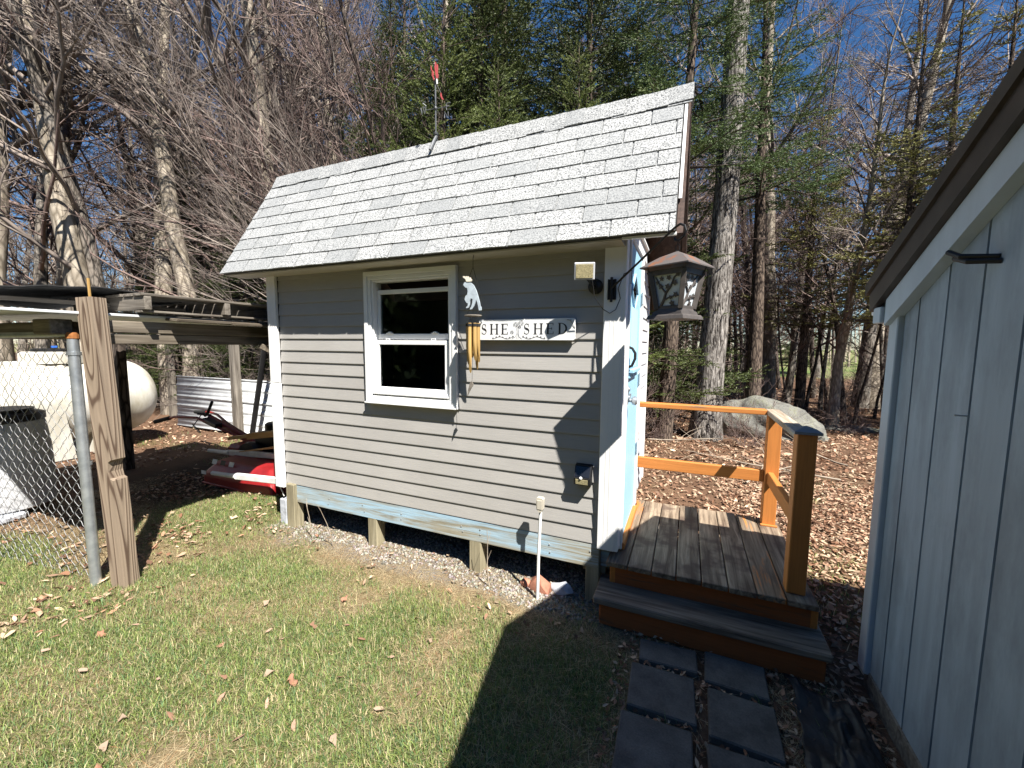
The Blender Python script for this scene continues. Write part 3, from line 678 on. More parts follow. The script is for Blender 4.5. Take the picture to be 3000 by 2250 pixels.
for xx in (-.825, -.20): m.lathe([(.004, 0), (.004, .02)], 8, (xx, -.034, 1.838), Matrix.Rotation(R(90), 3, 'X'))
m.bx(-.80, -.76, -.014, .0, 1.80, 1.82); m.bx(-.26, -.22, -.014, .0, 1.80, 1.82); m.build('screws', M['galv'], SG)

# ---------------------------------------------------------------- moose wind chime
CHX, CHY = -.83, -.15
WC = thing('wind_chime', 'bamboo wind chime hanging under a cut-out metal moose by the window', 'wind chime', (CHX, CHY, 2.27))
m = MB(); m.tube([(CHX, CHY, 2.275), (CHX + .004, CHY, 2.255), (CHX, CHY, 2.24)], .002, 6); m.tube([(CHX, CHY, 2.245), (CHX, CHY, 2.185)], .0018, 5)
m.tube([(CHX, CHY, 2.185), (-.874, CHY, 2.09)], .0014, 5); m.tube([(CHX, CHY, 2.185), (-.775, CHY, 2.00), (-.772, CHY, 1.93)], .0014, 5)
for a in (-.045, 0, .045): m.tube([(CHX + a * .6, CHY, 1.93), (CHX + a, CHY, 1.872)], .0012, 5)
m.tube([(CHX, CHY, 1.87), (CHX - .008, CHY, 1.44)], .0012, 5); m.build('string', M['string'], WC)
moose = [(-.902, 2.073), (-.895, 2.088), (-.880, 2.094), (-.862, 2.090), (-.845, 2.085), (-.825, 2.068), (-.806, 2.035), (-.795, 2.005), (-.786, 1.975), (-.775, 1.940), (-.768, 1.918), (-.768, 1.905), (-.785, 1.904), (-.790, 1.925), (-.797, 1.955), (-.806, 1.975), (-.812, 1.955), (-.822, 1.932), (-.836, 1.914), (-.852, 1.912), (-.850, 1.921), (-.842, 1.930), (-.834, 1.955), (-.832, 1.980), (-.846, 1.984), (-.853, 1.965), (-.855, 1.940), (-.862, 1.924), (-.880, 1.921), (-.880, 1.929), (-.869, 1.934), (-.867, 1.952), (-.878, 1.956), (-.892, 1.978), (-.886, 2.000), (-.872, 2.010), (-.868, 2.030), (-.872, 2.052), (-.886, 2.056)]
m = MB(); m.prism(moose, XZ(CHY - .004), .008); mo_ = m.build('moose', M['moose'], WC)
ant = [(-.877, 2.093), (-.884, 2.110), (-.902, 2.122), (-.903, 2.131), (-.890, 2.129), (-.880, 2.124), (-.876, 2.131), (-.868, 2.123), (-.862, 2.128), (-.856, 2.116), (-.846, 2.118), (-.845, 2.106), (-.832, 2.104), (-.838, 2.094), (-.852, 2.092)]
m = MB(); m.prism(ant, XZ(CHY - .007), .014); m.build('antlers', M['antler'], WC)
m = MB(); m.lathe([(.0, .0), (.056, .0), (.058, .004), (.056, .009), (.0, .009)], 20, (CHX, CHY, 1.866), cap=False); m.build('ring_disc', M['greywood'], WC)
for i in range(6):
    a = i * 1.047 + .3; px, py = CHX + .034 * math.cos(a), CHY + .034 * math.sin(a); zt = 1.822; L_ = [.26, .31, .23, .28, .33, .25][i]
    m = MB(); k = 10; r_ = .0135; vs = []
    for zz in (zt, zt - L_ * .45, zt - L_ * .55): vs += [(px + r_ * math.cos(2 * math.pi * j / k), py + r_ * math.sin(2 * math.pi * j / k), zz) for j in range(k)]
    tip = [(px + r_ * math.cos(2 * math.pi * j / k) * .8, py + r_ * .5 * (1 + math.sin(2 * math.pi * j / k)), zt - L_ * (.75 + .25 * (1 + math.sin(2 * math.pi * j / k)) / 2)) for j in range(k)]; vs += tip
    m.add(vs, [(q * k + j, q * k + (j + 1) % k, (q + 1) * k + (j + 1) % k, (q + 1) * k + j) for q in range(3) for j in range(k)] + [tuple(range(k)), tuple(3 * k + j for j in range(k))])
    tb = m.build('bamboo_tube', M['bamboo'], WC, True)
    m = MB(); m.tube([(px, py, zt), (px * .5 + CHX * .5, py * .5 + CHY * .5, 1.868)], .001, 4); m.lathe([(.0155, 0), (.0155, .018)], 10, (px, py, zt - .022), cap=False); m.build('tie', M['string'], tb)
m = MB(); m.prism([(-.838, 1.438), (-.826, 1.415), (-.850, 1.375), (-.872, 1.335), (-.866, 1.378), (-.852, 1.425)], XZ(CHY - .006), .006); m.build('wind_catcher', M['greywood'], WC)

# ---------------------------------------------------------------- lights on the wall
SPOT = thing('solar_spotlight', 'small square LED spotlight on a round black mount near the eaves', 'light', (-.09, -.17, 2.1))
Mt = Euler((R(12), 0, R(14))).to_matrix()
m = MB(); m.box((-.09, -.165, 2.11), (.118, .03, .098), .004, Mt); hs = m.build('housing', M['greyplastic'], SPOT)
m = MB(); m.box(Vector((-.09, -.165, 2.11)) + Mt @ Vector((0, -.016, 0)), (.098, .004, .078), .001, Mt)
m.build('lens', M['led'], hs)
m = MB(); m.lathe([(.046, 0), (.046, .01), (.035, .02), (.018, .03)], 20, (-.055, -.005, 2.04), Matrix.Rotation(R(90), 3, 'X')); m.bar((-.055, -.03, 2.04), (-.075, -.14, 2.08), .022, .03, .003); m.build('mount', M['black'], SPOT)
m = MB(); m.tube([(-.045, -.16, 2.06), (-.038, -.12, 1.97), (.0, -.05, 1.90), (.04, -.04, 1.875), (.075, -.045, 1.895), (.10, -.045, 1.96), (.085, -.04, 2.02), (.12, -.06, 2.10), (.16, -.03, 2.12), (.15, .02, 2.05)], .0025, 6); m.build('cable', M['string'], SPOT)
MO = thing('motion_light', 'black solar motion light with slanted panel low on the grey wall', 'light', (-.095, -.02, .85))
m = MB(); m.prism([(0, .79), (-.062, .80), (-.068, .845), (-.032, .915), (0, .925)], YZ(-.150), .105); hs = m.build('housing', M['black'], MO)
m = MB(); m.prism([(-.0635, .806), (-.0690, .838), (-.0700, .837), (-.0645, .805)], YZ(-.138), .078); m.build('lens', M['led'], hs)
m = MB(); m.prism([(-.066, .853), (-.0345, .912), (-.0355, .9125), (-.067, .8535)], YZ(-.143), .091); m.build('solar_panel', M['pv'], hs)
m = MB(); m.lathe([(.010, 0), (.008, .006), (.003, .009)], 12, (-.105, -.068, .846), Matrix.Rotation(R(75), 3, 'X')); m.build('sensor', M['white'], hs, True)

# ---------------------------------------------------------------- lantern on its arm
AR = thing('bracket_arm', 'black iron crook arm screwed to the white corner post', 'bracket', (.05, -.03, 2.0))
m = MB(); m.bx(.022, .074, -.036, -.0315, 1.955, 2.075, .002); m.bx(.024, .032, -.044, -.036, 1.955, 2.075); m.bx(.062, .07, -.044, -.036, 1.955, 2.075); m.tube([(.048, -.052, 1.94), (.048, -.052, 2.085)], .008, 8)
for zz in (1.975, 2.06):
    for q in (.038, .058): m.lathe([(.004, 0), (.004, .004)], 8, (q, -.036, zz), Matrix.Rotation(R(90), 3, 'X'))
m.build('wall_plate', M['blackmetal'], AR)
LX, LY = .413, -.345
pa = Vector((.048, -.052, 2.02)); pb = Vector((.395, -.33, 2.262))
hook = [pa + (pb - pa) * t for t in np.linspace(0, 1, 5)] + [Vector((.42, -.35, 2.272)), Vector((.440, -.366, 2.258)), Vector((.447, -.372, 2.232)), Vector((.438, -.365, 2.207)), Vector((.418, -.349, 2.195)), Vector((.400, -.335, 2.20)), Vector((.396, -.332, 2.212))]
m = MB(); m.tube(hook, .0062, 8); m.build('crook', M['blackmetal'], AR, True)
LT = thing('hanging_lantern', 'rusty metal lantern with cut-out panels hanging from a crook arm at the shed corner', 'lantern', (LX, LY, 1.81))
LR = Matrix.Rotation(R(-28), 4, 'Z'); LM = Matrix.Translation((LX, LY, 0)) @ LR
def sqr(a, z): return [(-a, -a, z), (a, -a, z), (a, a, z), (-a, a, z)]
m = MB(); vs = [(0, 0, 2.142), (0, 0, 2.136)] + sqr(.122, 2.062) + sqr(.122, 2.056) + sqr(.055, 2.112)
m.add([(0, 0, 2.145)] + sqr(.06, 2.115) + sqr(.126, 2.066) + sqr(.126, 2.060) + sqr(.055, 2.105), [(0, 1, 2), (0, 2, 3), (0, 3, 4), (0, 4, 1)] + [(1 + i, 1 + (i + 1) % 4, 5 + (i + 1) % 4, 5 + i) for i in range(4)] + [(5 + i, 5 + (i + 1) % 4, 9 + (i + 1) % 4, 9 + i) for i in range(4)] + [(9 + i, 9 + (i + 1) % 4, 13 + (i + 1) % 4, 13 + i) for i in range(4)] + [(13, 14, 15, 16)], LM)
m.build('lantern_roof', M['lantroof'], LT)
m = MB()
for i in range(4):
    a = (sqr(.088, 2.044)[i], sqr(.062, 1.862)[i]); m.bar(LM @ Vector(a[0]), LM @ Vector(a[1]), .024, .024, .002)
    b_, t_ = sqr(.088, 2.036), sqr(.062, 1.868); m.bar(LM @ Vector(b_[i]), LM @ Vector(b_[(i + 1) % 4]), .008, .026, .001); m.bar(LM @ Vector(t_[i]), LM @ Vector(t_[(i + 1) % 4]), .008, .018, .001)
    m.tube([LM @ Vector(sqr(.092, 2.04)[i]), LM @ Vector(sqr(.10, 2.075)[i])], .003, 6)
fr_ = m.build('cage', M['lant'], LT)
rr = random.Random(5)
for i in range(4):
    b_, t_ = sqr(.080, 2.03), sqr(.057, 1.872); q = [LM @ Vector(v_) for v_ in (b_[i], b_[(i + 1) % 4], t_[(i + 1) % 4], t_[i])]
    cc = sum(q, Vector()) / 4; inn = (Vector((LX, LY, cc.z)) - cc).normalized() * .004
    m = MB(); m.add([v_ for v_ in q] + [v_ + inn for v_ in q], [(0, 1, 2, 3), (7, 6, 5, 4), (0, 4, 5, 1), (1, 5, 6, 2), (2, 6, 7, 3), (3, 7, 4, 0)]); pn = m.build('glass_panel', M['frost'], LT)
    m = MB(); out = -inn * .9
    def uv(u, w): return (q[3] * (1 - u) + q[2] * u) * (1 - w) + (q[0] * (1 - u) + q[1] * u) * w + out
    br_ = [(.12, 0), (.3, .2), (.42, .42), (.62, .62), (.72, .85), (.9, 1)]
    m.tube([uv(*b) for b in br_], [.007, .007, .006, .005, .004, .003], 6)
    m.tube([uv(.42, .42), uv(.25, .6), (uv(.1, .92))], [.005, .004, .003], 5); m.tube([uv(.3, .2), uv(.6, .3), uv(.95, .32)], [.005, .004, .003], 5)
    for u, w in ((.25, .62), (.5, .6), (.75, .7), (.3, .85), (.8, .35), (.6, .28), (.15, .75), (.55, .86), (.85, .92), (.66, .1)):
        p = uv(u, w); ex = (q[1] - q[0]).normalized(); ez = (q[0] - q[3]).normalized(); a0 = rr.uniform(0, 6.28); s_ = rr.uniform(.011, .017)
        poly = [p + (ex * math.cos(a0 + j * math.pi / 5) + ez * math.sin(a0 + j * math.pi / 5)) * s_ * (1 if j % 2 == 0 else .55) for j in range(10)]
        m.add([v_ for v_ in poly] + [v_ + out * .5 for v_ in poly], [tuple(range(10)), tuple(range(19, 9, -1))] + [(j, (j + 1) % 10, 10 + (j + 1) % 10, 10 + j) for j in range(10)])
    m.build('cut_out_branch', M['lant'], pn)
m = MB()
for a, z0, z1 in ((.098, 1.812, 1.828), (.092, 1.828, 1.834), (.078, 1.8345, 1.850), (.070, 1.850, 1.862)):
    b2 = a * .95; m.add(sqr(a, z0) + sqr(b2, z1), [(0, 3, 2, 1), (4, 5, 6, 7)] + [(i, (i + 1) % 4, 4 + (i + 1) % 4, 4 + i) for i in range(4)], LM)
m.build('base', M['lant'], LT)
m = MB(); m.tube([(LX + .009 * math.cos(a), LY, 2.160 + .016 * math.sin(a)) for a in np.linspace(0, 6.283, 13)], .002, 6, False); m.tube([(LX, LY, 2.14), (LX, LY, 2.148)], .004, 6)
m.tube([(LX, LY, 2.174), (.412, -.345, 2.186), (.418, -.349, 2.192)], .002, 5); m.build('hanging_loop', M['blackmetal'], LT)

# ---------------------------------------------------------------- weather vane on the ridge
VX, VY = -1.445, .36
VN = thing('weather_vane', 'iron weather vane with red feathers and compass letters on the shingled ridge', 'weather vane', (VX, VY, 3.29))
m = MB(); m.tube([(VX - .005, VY - .075, 3.20), (VX, VY - .03, 3.285), (VX + .002, VY, 3.33), (VX, VY, 3.36)], [.012, .012, .013, .010], 8); m.tube([(VX, VY + .05, 3.25), (VX, VY, 3.34)], .008, 6)
m.lathe([(.018, 0), (.022, .012), (.012, .02)], 10, (VX, VY, 3.345)); m.build('foot', M['vane_iron'], VN)
m = MB(); m.tube([(VX, VY, 3.34), (VX, VY, 3.72)], .0062, 8); m.lathe([(.012, 0), (.016, .01), (.012, .02)], 10, (VX, VY, 3.535)); m.build('rod', M['vane_iron'], VN)
m = MB(); m.tube([(VX - .085, VY - .01, 3.545), (VX + .085, VY + .01, 3.545)], .003, 6); m.tube([(VX + .02, VY - .085, 3.545), (VX - .02, VY + .085, 3.545)], .003, 6); m.build('compass_arms', M['vane_iron'], VN)
m = MB()
def stroke(pts, c_, d_, s_=.05): m.tube([Vector(c_) + (Vector(d_) * p[0] + Vector((0, 0, 1)) * p[1]) * s_ for p in pts], .0048, 5)
stroke([(-.5, 1), (-.25, 0), (0, .8), (.25, 0), (.5, 1)], (VX - .108, VY - .012, 3.52), (1, 0, 0)); m.build('letter', M['vane_iron'], VN)
m = MB(); stroke([(.4, 1), (-.3, 1), (-.3, 0), (.4, 0)], (VX + .108, VY + .012, 3.52), (1, 0, 0)); stroke([(-.3, .5), (.2, .5)], (VX + .108, VY + .012, 3.52), (1, 0, 0)); m.build('letter', M['vane_iron'], VN)
m = MB(); stroke([(-.3, 0), (-.3, 1), (.3, 0), (.3, 1)], (VX + .03, VY + .11, 3.52), (.9, .4, 0)); m.build('letter', M['vane_iron'], VN)
m = MB(); stroke([(.3, .9), (0, 1), (-.3, .75), (.3, .3), (0, 0), (-.3, .1)], (VX - .03, VY - .11, 3.50), (.9, .4, 0), .045); m.build('letter', M['vane_iron'], VN)
def feather(pts): 
    m = MB(); m.prism(pts, XZ(VY - .003), .006); return m
feather([(VX - .012, 3.755), (VX - .032, 3.80), (VX - .030, 3.83), (VX - .042, 3.845), (VX - .040, 3.875), (VX - .033, 3.845), (VX - .02, 3.83), (VX - .013, 3.80), (VX - .018, 3.79), (VX - .007, 3.765)]).build('feather', M['vane_red'], VN)
feather([(VX + .010, 3.765), (VX + .002, 3.80), (VX - .006, 3.85), (VX - .001, 3.888), (VX + .006, 3.888), (VX + .010, 3.855), (VX + .010, 3.81), (VX + .014, 3.83), (VX + .016, 3.865), (VX + .023, 3.868), (VX + .025, 3.835), (VX + .022, 3.80), (VX + .029, 3.79), (VX + .024, 3.765)]).build('feather', M['vane_red'], VN)
feather([(VX - .010, 3.718), (VX - .012, 3.75), (VX - .004, 3.765), (VX + .008, 3.76), (VX + .010, 3.725), (VX + .002, 3.705)]).build('body', M['blackmetal'], VN)
feather([(VX + .011, 3.722), (VX + .008, 3.762), (VX + .018, 3.764), (VX + .022, 3.725)]).build('white_throat', M['white'], VN)
m = MB(); m.tube([(VX + .012, VY, 3.722), (VX + .05, VY, 3.65)], .0025, 6); m.build('beak_rod', M['blackmetal'], VN)
feather([(VX + .05, 3.655), (VX + .045, 3.63), (VX + .06, 3.60), (VX + .075, 3.595), (VX + .06, 3.62)]).build('tail', M['vane_red'], VN)

# ---------------------------------------------------------------- porch
PO = thing('porch', 'small weathered plank porch with flaking orange railings and one step at the blue door', 'porch', (.63, .5, 0))
DZ = .34
joints = [.068, .200, .339, .476, .613, .751, .890, 1.029, 1.172]
for i, (a, b) in enumerate(zip(joints, joints[1:])):
    j = random.uniform(-.008, .008)
    m = MB(); m.box((0, 0, 0), (b - a - .006, 1.165 + random.uniform(-.01, .01), .032), .004); m.build('deck_board', M['deck_worn'] if i in (0, 6) else M['deck'], PO, at=((a + b) / 2, .512 + j, DZ - .016 + random.uniform(-.0015, .0015)))
m = MB(); m.box((0, 0, 0), (.060, 1.0, .03), .004); m.build('threshold_board', M['orange'], PO, at=(.145, .55, DZ + .0155)) if False else None
m = MB(); m.box((0, 0, 0), (1.09, .038, .14), .004); m.build('rim_joist', M['orange_worn'], PO, at=(.632, .0, .235))
m = MB(); m.box((0, 0, 0), (1.09, .038, .14), .004); m.build('rim_joist', M['orange_worn'], PO, at=(.632, 1.055, .235))
for xx in (.105, 1.165): m = MB(); m.box((0, 0, 0), (.036, 1.05, .14), .004); m.build('side_joist', M['orange'], PO, at=(xx, .505, .235))
for xx, yy in ((.13, 1.0), (1.13, 1.0), (.13, .05), (1.10, .05)): m = MB(); m.box((0, 0, 0), (.088, .088, .34), .005); m.build('support', M['raw_post'], PO, at=(xx, yy, .14))
st_ = thing('x', '', '') if False else None
m = MB(); m.box((0, 0, 0), (1.180, .275, .042), .007); m.build('step_tread', M['tread'], PO, at=(.612, -.085, .160))
m = MB(); m.box((0, 0, 0), (1.12, .03, .13), .004); m.build('step_riser', M['orange_worn'], PO, at=(.622, -.185, .072))
for xx in (.07, 1.17): m = MB(); m.box((0, 0, 0), (.036, .20, .12), .004); m.build('step_side', M['orange_worn'], PO, at=(xx, -.07, .066))
def post(xa, ya, z0, z1, mat): m = MB(); m.box((0, 0, 0), (.089, .089, z1 - z0), .004); return m.build('post', mat, PO, at=(xa, ya, (z0 + z1) / 2))
p1 = post(1.080, .045, DZ, 1.225, M['orange_z']); p2 = post(1.097, .985, DZ, 1.180, M['orange_z'])
m = MB(); a = .062; m.add([(-a, -a, 0), (a, -a, 0), (a, a, 0), (-a, a, 0), (-a, -a, .014), (a, -a, .014), (a, a, .014), (-a, a, .014), (0, 0, .040)], [(0, 3, 2, 1), (0, 1, 5, 4), (1, 2, 6, 5), (2, 3, 7, 6), (3, 0, 4, 7), (4, 5, 8), (5, 6, 8), (6, 7, 8), (7, 4, 8)]); m.build('post_cap', M['capgrey'], p1, at=(1.080, .045, 1.2255))
m = MB(); m.box((0, 0, 0), (.11, .02, .012), .002); m.build('shoe', M['orange_x'], PO, at=(1.097, .93, DZ + .0065))
def rail(c_, s_, mat, nm): m = MB(); m.box((0, 0, 0), s_, .004); return m.build(nm, mat, PO, at=c_)
rail((.578, .975, 1.199), (.925, .089, .037), M['orange_x'], 'top_rail'); rail((1.085, .555, 1.1985), (.089, .925, .037), M['railtop'], 'top_rail')
rail((.585, .985, .708), (.93, .038, .090), M['orange_x'], 'middle_rail'); rail((1.088, .515, .708), (.038, .85, .090), M['orange'], 'middle_rail')
m = MB(); m.box((0, 0, 0), (.02, .05, .05), .003); m.build('corner_block', M['blackmetal'], PO, at=(.14, .83, .37))

# ---------------------------------------------------------------- pavers, sheeting, small things by the shed
PV = [((.455, -.325), (.29, .16), 3, 'cut half paver against the step, beside the shadowed grass'), ((.437, -.585), (.30, .28), 2, 'square concrete paver between the half paver and the bottom row'), ((.425, -.915), (.30, .31), 1, 'square concrete paver at the lawn side of the path end'),
      ((.775, -.325), (.28, .22), -2, 'concrete paver against the step, beside the black sheeting'), ((.78, -.61), (.28, .275), -1, 'square concrete paver with a dead leaf on it in the right row'), ((.775, -.935), (.285, .31), 2, 'square concrete paver half hidden by dry grass at the path end')]
for (cx, cy), (w, d), a, lb in PV:
    m = MB(); m.box((0, 0, 0), (w, d, .045), .006)
    o = m.build('concrete_paver', M['paver'], None, at=(cx, cy, .006)); o.rotation_euler = (R(random.uniform(-.8, .8)), R(random.uniform(-.8, .8)), R(a)); tag(o, lb, 'paver', 'pavers at the foot of the porch step')
# crumpled black sheeting
nu, nv = 44, 30; U, Vv = np.meshgrid(np.linspace(0, 1, nu), np.linspace(0, 1, nv))
bxm = 1.00 + U * .28 + .07 * (fbm(Vv * 5, Vv * 0 + 2, 31) - .5) * (1 - U); bym = -.24 - Vv * .62 - U * .10 + .08 * (fbm(U * 4, U * 0, 32) - .5)
rdg = 1 - np.abs(fbm(U * 3.2 + 3, Vv * 3.6, 4, 3) - .5) * 4
hz = .018 + .05 * np.clip(rdg, 0, 1) ** 2 * np.sin(np.pi * np.clip(U * .9 + .05, 0, 1)) + .012 * fbm(U * 7, Vv * 7, 8)
V = np.stack([bxm + .03 * (fbm(U * 3, Vv * 3, 3) - .5), bym, hz], -1).reshape(-1, 3)
ii = (np.arange(nv - 1)[:, None] * nu + np.arange(nu - 1)[None]).ravel(); F = np.stack([ii, ii + 1, ii + nu + 1, ii + nu], 1)
o = link('black_sheeting', npmesh('black_sheeting', V, F, M['tarp'], None, True)); sol = o.modifiers.new('t', 'SOLIDIFY'); sol.thickness = .003
tag(o, 'crumpled black plastic sheeting on the ground beside the pavers', 'sheeting')
PVC = thing('conduit_riser', 'thin white conduit riser with a small outlet box in front of the wall', 'conduit', (-.36, -.10, 0))
m = MB(); m.tube([(-.365, -.115, -.05), (-.362, -.115, .30), (-.352, -.115, .61)], .0105, 10); m.build('pipe', M['white'], PVC, True)
m = MB(); m.prism([(-.375, .625), (-.362, .605), (-.342, .605), (-.332, .625), (-.330, .69), (-.338, .70), (-.372, .70), (-.378, .69)], XZ(-.135), .036); m.build('outlet_box', M['beige'], PVC)
m = MB(); m.box((-.353, -.1365, .655), (.034, .004, .06), .001); m.build('box_cover', M['beige'], PVC)
def rock(name, c, s, seed, mat, label, cat, sub=3, amp=.25, freq=2.2, group=None):
    b = bmesh.new(); bmesh.ops.create_icosphere(b, subdivisions=sub, radius=1)
    for v in b.verts:
        d = v.co.normalized(); t = Vector((d.x * freq + seed, d.y * freq, d.z * freq))
        f = float(fbm(np.array([t.x + t.z * .7]), np.array([t.y - t.z * .6]), seed)[0]); f2 = float(fbm(np.array([t.x * 3 + t.z]), np.array([t.y * 3 - t.z * 2]), seed + 9)[0])
        v.co = d * (1 + amp * (f - .5) * 2 + amp * .35 * (f2 - .5)); v.co = Vector((v.co.x * s[0], v.co.y * s[1], max(v.co.z, -.55) * s[2]))
    me = bpy.data.meshes.new(name); b.to_mesh(me); b.free(); me.materials.append(mat); me.polygons.foreach_set('use_smooth', [True] * len(me.polygons)); me.set_sharp_from_angle(angle=R(35))
    o = link(name, me, None, c); tag(o, label, cat, group); return o
rock('broken_stone', (-.385, -.02, .035), (.085, .05, .07), 3, M['brick'], 'reddish broken stone leaning behind the white conduit', 'stone', 1, .5)
rock('broken_stone', (-.49, .0, .02), (.04, .035, .028), 5, M['brick'], 'little reddish stone chip left of the conduit foot', 'stone', 2, .4)
rock('pale_stone', (-.235, .03, .02), (.075, .05, .045), 8, M['palestone'], 'pale grey stone between the conduit and the step', 'stone', 2, .4)

# ---------------------------------------------------------------- grey outbuilding on the right
GS = thing('outbuilding', 'grey-blue outbuilding with vertical grooved siding and brown metal roof', 'outbuilding', (3, -1.7, 0))
GXW = 1.37; RY = -1.70; SLO = .52
def gtop(yv): return (2.025 - yv * SLO) if yv > RY else (2.025 - RY * SLO - (RY - yv) * .30)
ys = [-.145, -.27, -.47, -.67, -.87, -1.07, -1.27, -1.47, -1.70, -1.92, -2.12, -2.32, -2.52, -2.72, -2.92, -3.12, -3.32]
for a, b in zip(ys, ys[1:]):
    a_, b_ = a - .006, b + .006
    m = MB(); m.prism([(b_, .10), (a_, .10), (a_, gtop(a_) - .20), (b_, gtop(b_) - .20)], YZ(GXW), .016); m.build('siding_panel', M['greyblue'], GS)
m = MB(); m.prism([(-3.33, .09), (-.125, .09), (-.125, gtop(-.125) - .19), (RY, gtop(RY) - .19), (-3.33, gtop(-3.33) - .19)], YZ(GXW + .009), .03); m.build('wall', M['greyblue'], GS)
m = MB(); m.bx(GXW - .022, GXW + .02, -.143, -.06, .08, 1.885, .004); m.build('corner_board', M['greyblue_lt'], GS)
m = MB(); m.bx(GXW + .02, 4.4, -.10, -.06, .09, 1.90); m.build('wall', M['greyblue'], GS)
m = MB(); m.bx(GXW - .004, 4.4, -3.30, -.09, -.02, .095, .006); m.build('sill_beam', M['greywood_x'], GS)
m = MB(); m.prism([(-3.45, gtop(-3.45) - .16), (RY, gtop(RY) - .155), (-.07, gtop(-.07) - .155), (-.07, gtop(-.07) - .275), (RY, gtop(RY) - .275), (-3.45, gtop(-3.45) - .28)], YZ(GXW - .045), .044); m.build('rake_board', M['greyblue_lt'], GS)
m = MB(); m.prism([(-3.6, gtop(-3.6) - .06), (RY, gtop(RY) - .055), (.055, gtop(.055) - .05), (.035, gtop(.035) - .15), (RY, gtop(RY) - .155), (-3.6, gtop(-3.6) - .16)], YZ(GXW - .070), .030); m.build('rake_trim', M['brownmetal'], GS)
m = MB(); m.prism([(-3.6, gtop(-3.6) + .004), (RY, gtop(RY) + .004), (.075, gtop(.075) + .004), (.06, gtop(.06) - .055), (RY, gtop(RY) - .06), (-3.6, gtop(-3.6) - .065)], YZ(GXW - .085), 3.2); rf = m.build('metal_roof', M['brownmetal'], GS)
for i in range(8): m = MB(); m.bar((1.6 + i * .4, RY, gtop(RY) + .012), (1.6 + i * .4, .07, gtop(.07) + .012), .04, .02); m.build('rib', M['brownmetal'], rf)
m = MB(); m.bx(GXW - .045, 4.4, .02, .04, 1.80, 1.95, .003); m.bx(GXW - .06, GXW + .02, -.06, .018, 1.80, 1.875, .003); m.build('eave_board', M['greyblue_lt'], GS)
m = MB(); m.bx(GXW - .05, 4.4, .041, .075, 1.84, 1.93, .006); m.build('gutter', M['white'], GS)
m = MB(); m.tube([(GXW, -.745, 1.955), (GXW - .06, -.70, 1.965), (GXW - .07, -.65, 1.985)], .009, 8); m.tube([(GXW, -.735, 1.97), (GXW - .07, -.68, 1.985), (GXW - .08, -.63, 2.01)], .009, 8); m.build('hook', M['blackmetal'], GS)
m = MB(); m.tube([(GXW + .005, -.66, 1.45), (GXW - .03, -.655, 1.45)], .003, 6); m.build('nail', M['galv'], GS)

# ---------------------------------------------------------------- lean-to on the left, with its fence
LE = thing('lean_to', 'low open lean-to of weathered beams under a loose sheet roof beside the shed', 'lean-to', (-4.5, 0, 0))
m = MB(); m.box((0, 0, 0), (.10, 1.75, .085), .006); m.build('beam', M['mosswood'], LE, at=(-3.24, -.25, 1.785))
m = MB(); m.box((0, 0, 0), (.12, 1.75, .075), .006); m.build('beam', M['mosswood'], LE, at=(-3.26, -.25, 1.700))
m = MB(); m.box((0, 0, 0), (2.6, .10, .12), .006); m.build('beam', M['greywood_x'], LE, at=(-4.65, -1.16, 1.755))
m = MB(); m.box((0, 0, 0), (.24, .11, .10), .006); m.build('beam_end', M['greywood_x'], LE, at=(-3.40, -1.24, 1.775))
m = MB(); m.box((0, 0, 0), (2.8, .10, .13), .006); m.build('beam', M['greywood_x'], LE, at=(-4.55, .66, 1.75))
for xx, yy in ((-3.26, .60), (-6.25, .30), (-5.9, -1.16)): m = MB(); m.box((0, 0, 0), (.10, .10, 1.78), .006); m.build('post', M['bark_dark'] if xx == -6.25 else M['greywood'], LE, at=(xx, yy, .83))
m = MB()                                                      # corrugated sheet roof
nu = 60
for i in range(nu):
    y0, y1 = -1.62 + i * .04, -1.62 + (i + 1) * .04; f = lambda yy: .012 * math.sin(yy * 80)
    xa, xb = -3.19, -6.0
    zs = lambda xx, yy: 1.868 + .03 * (-3.03 - xx) / 3 + f(yy)
    m.add([(xa, y0, zs(xa, y0)), (xa, y1, zs(xa, y1)), (xb, y1, zs(xb, y1)), (xb, y0, zs(xb, y0)), (xa, y0, zs(xa, y0) - .004), (xa, y1, zs(xa, y1) - .004), (xb, y1, zs(xb, y1) - .004), (xb, y0, zs(xb, y0) - .004)], [(0, 1, 2, 3), (7, 6, 5, 4), (0, 4, 5, 1), (2, 6, 7, 3)])
m.build('sheet_roof', M['sheet'], LE)
m = MB(); m.bx(-3.20, -3.185, -1.70, -.10, 1.858, 1.876, .003); m.build('roof_edge', M['sheet'], LE)
for yy, z in ((-.15, 1.842), (-.55, 1.85)): m = MB(); m.box((0, 0, 0), (.16, .9, .022), .004); o = m.build('roof_board', M['mosswood'], LE, at=(-3.14, yy + .3, z)); o.rotation_euler = (0, R(4), R(3))
m = MB(); m.box((0, 0, 0), (.05, 1.35, .03), .004); m.build('roof_board', M['greywood'], LE, at=(-3.55, -1.05, 1.955))
m = MB(); m.bar((-3.18, .03, 1.66), (-3.10, .10, 1.60), .05, .05, .004); m.build('bracket', M['mosswood'], LE)
PL = thing('wooden_pallet', 'grey weathered pallet lying on the lean-to roof', 'pallet', (-3.6, -.3, 1.89))
for i in range(8): m = MB(); m.box((0, 0, 0), (.115, 1.16, .02), .003); m.build('slat', M['greywood'], PL, at=(-3.13 - i * .135, -.31 + random.uniform(-.01, .01), 2.018))
for yy in (-.86, -.31, .24): m = MB(); m.box((0, 0, 0), (1.02, .045, .096), .004); m.build('stringer', M['greywood_x'], PL, at=(-3.58, yy, 1.958))
for i in range(3): m = MB(); m.box((0, 0, 0), (.09, 1.14, .016), .003); m.build('slat', M['greywood'], PL, at=(-3.16 - i * .43, -.31, 1.901))
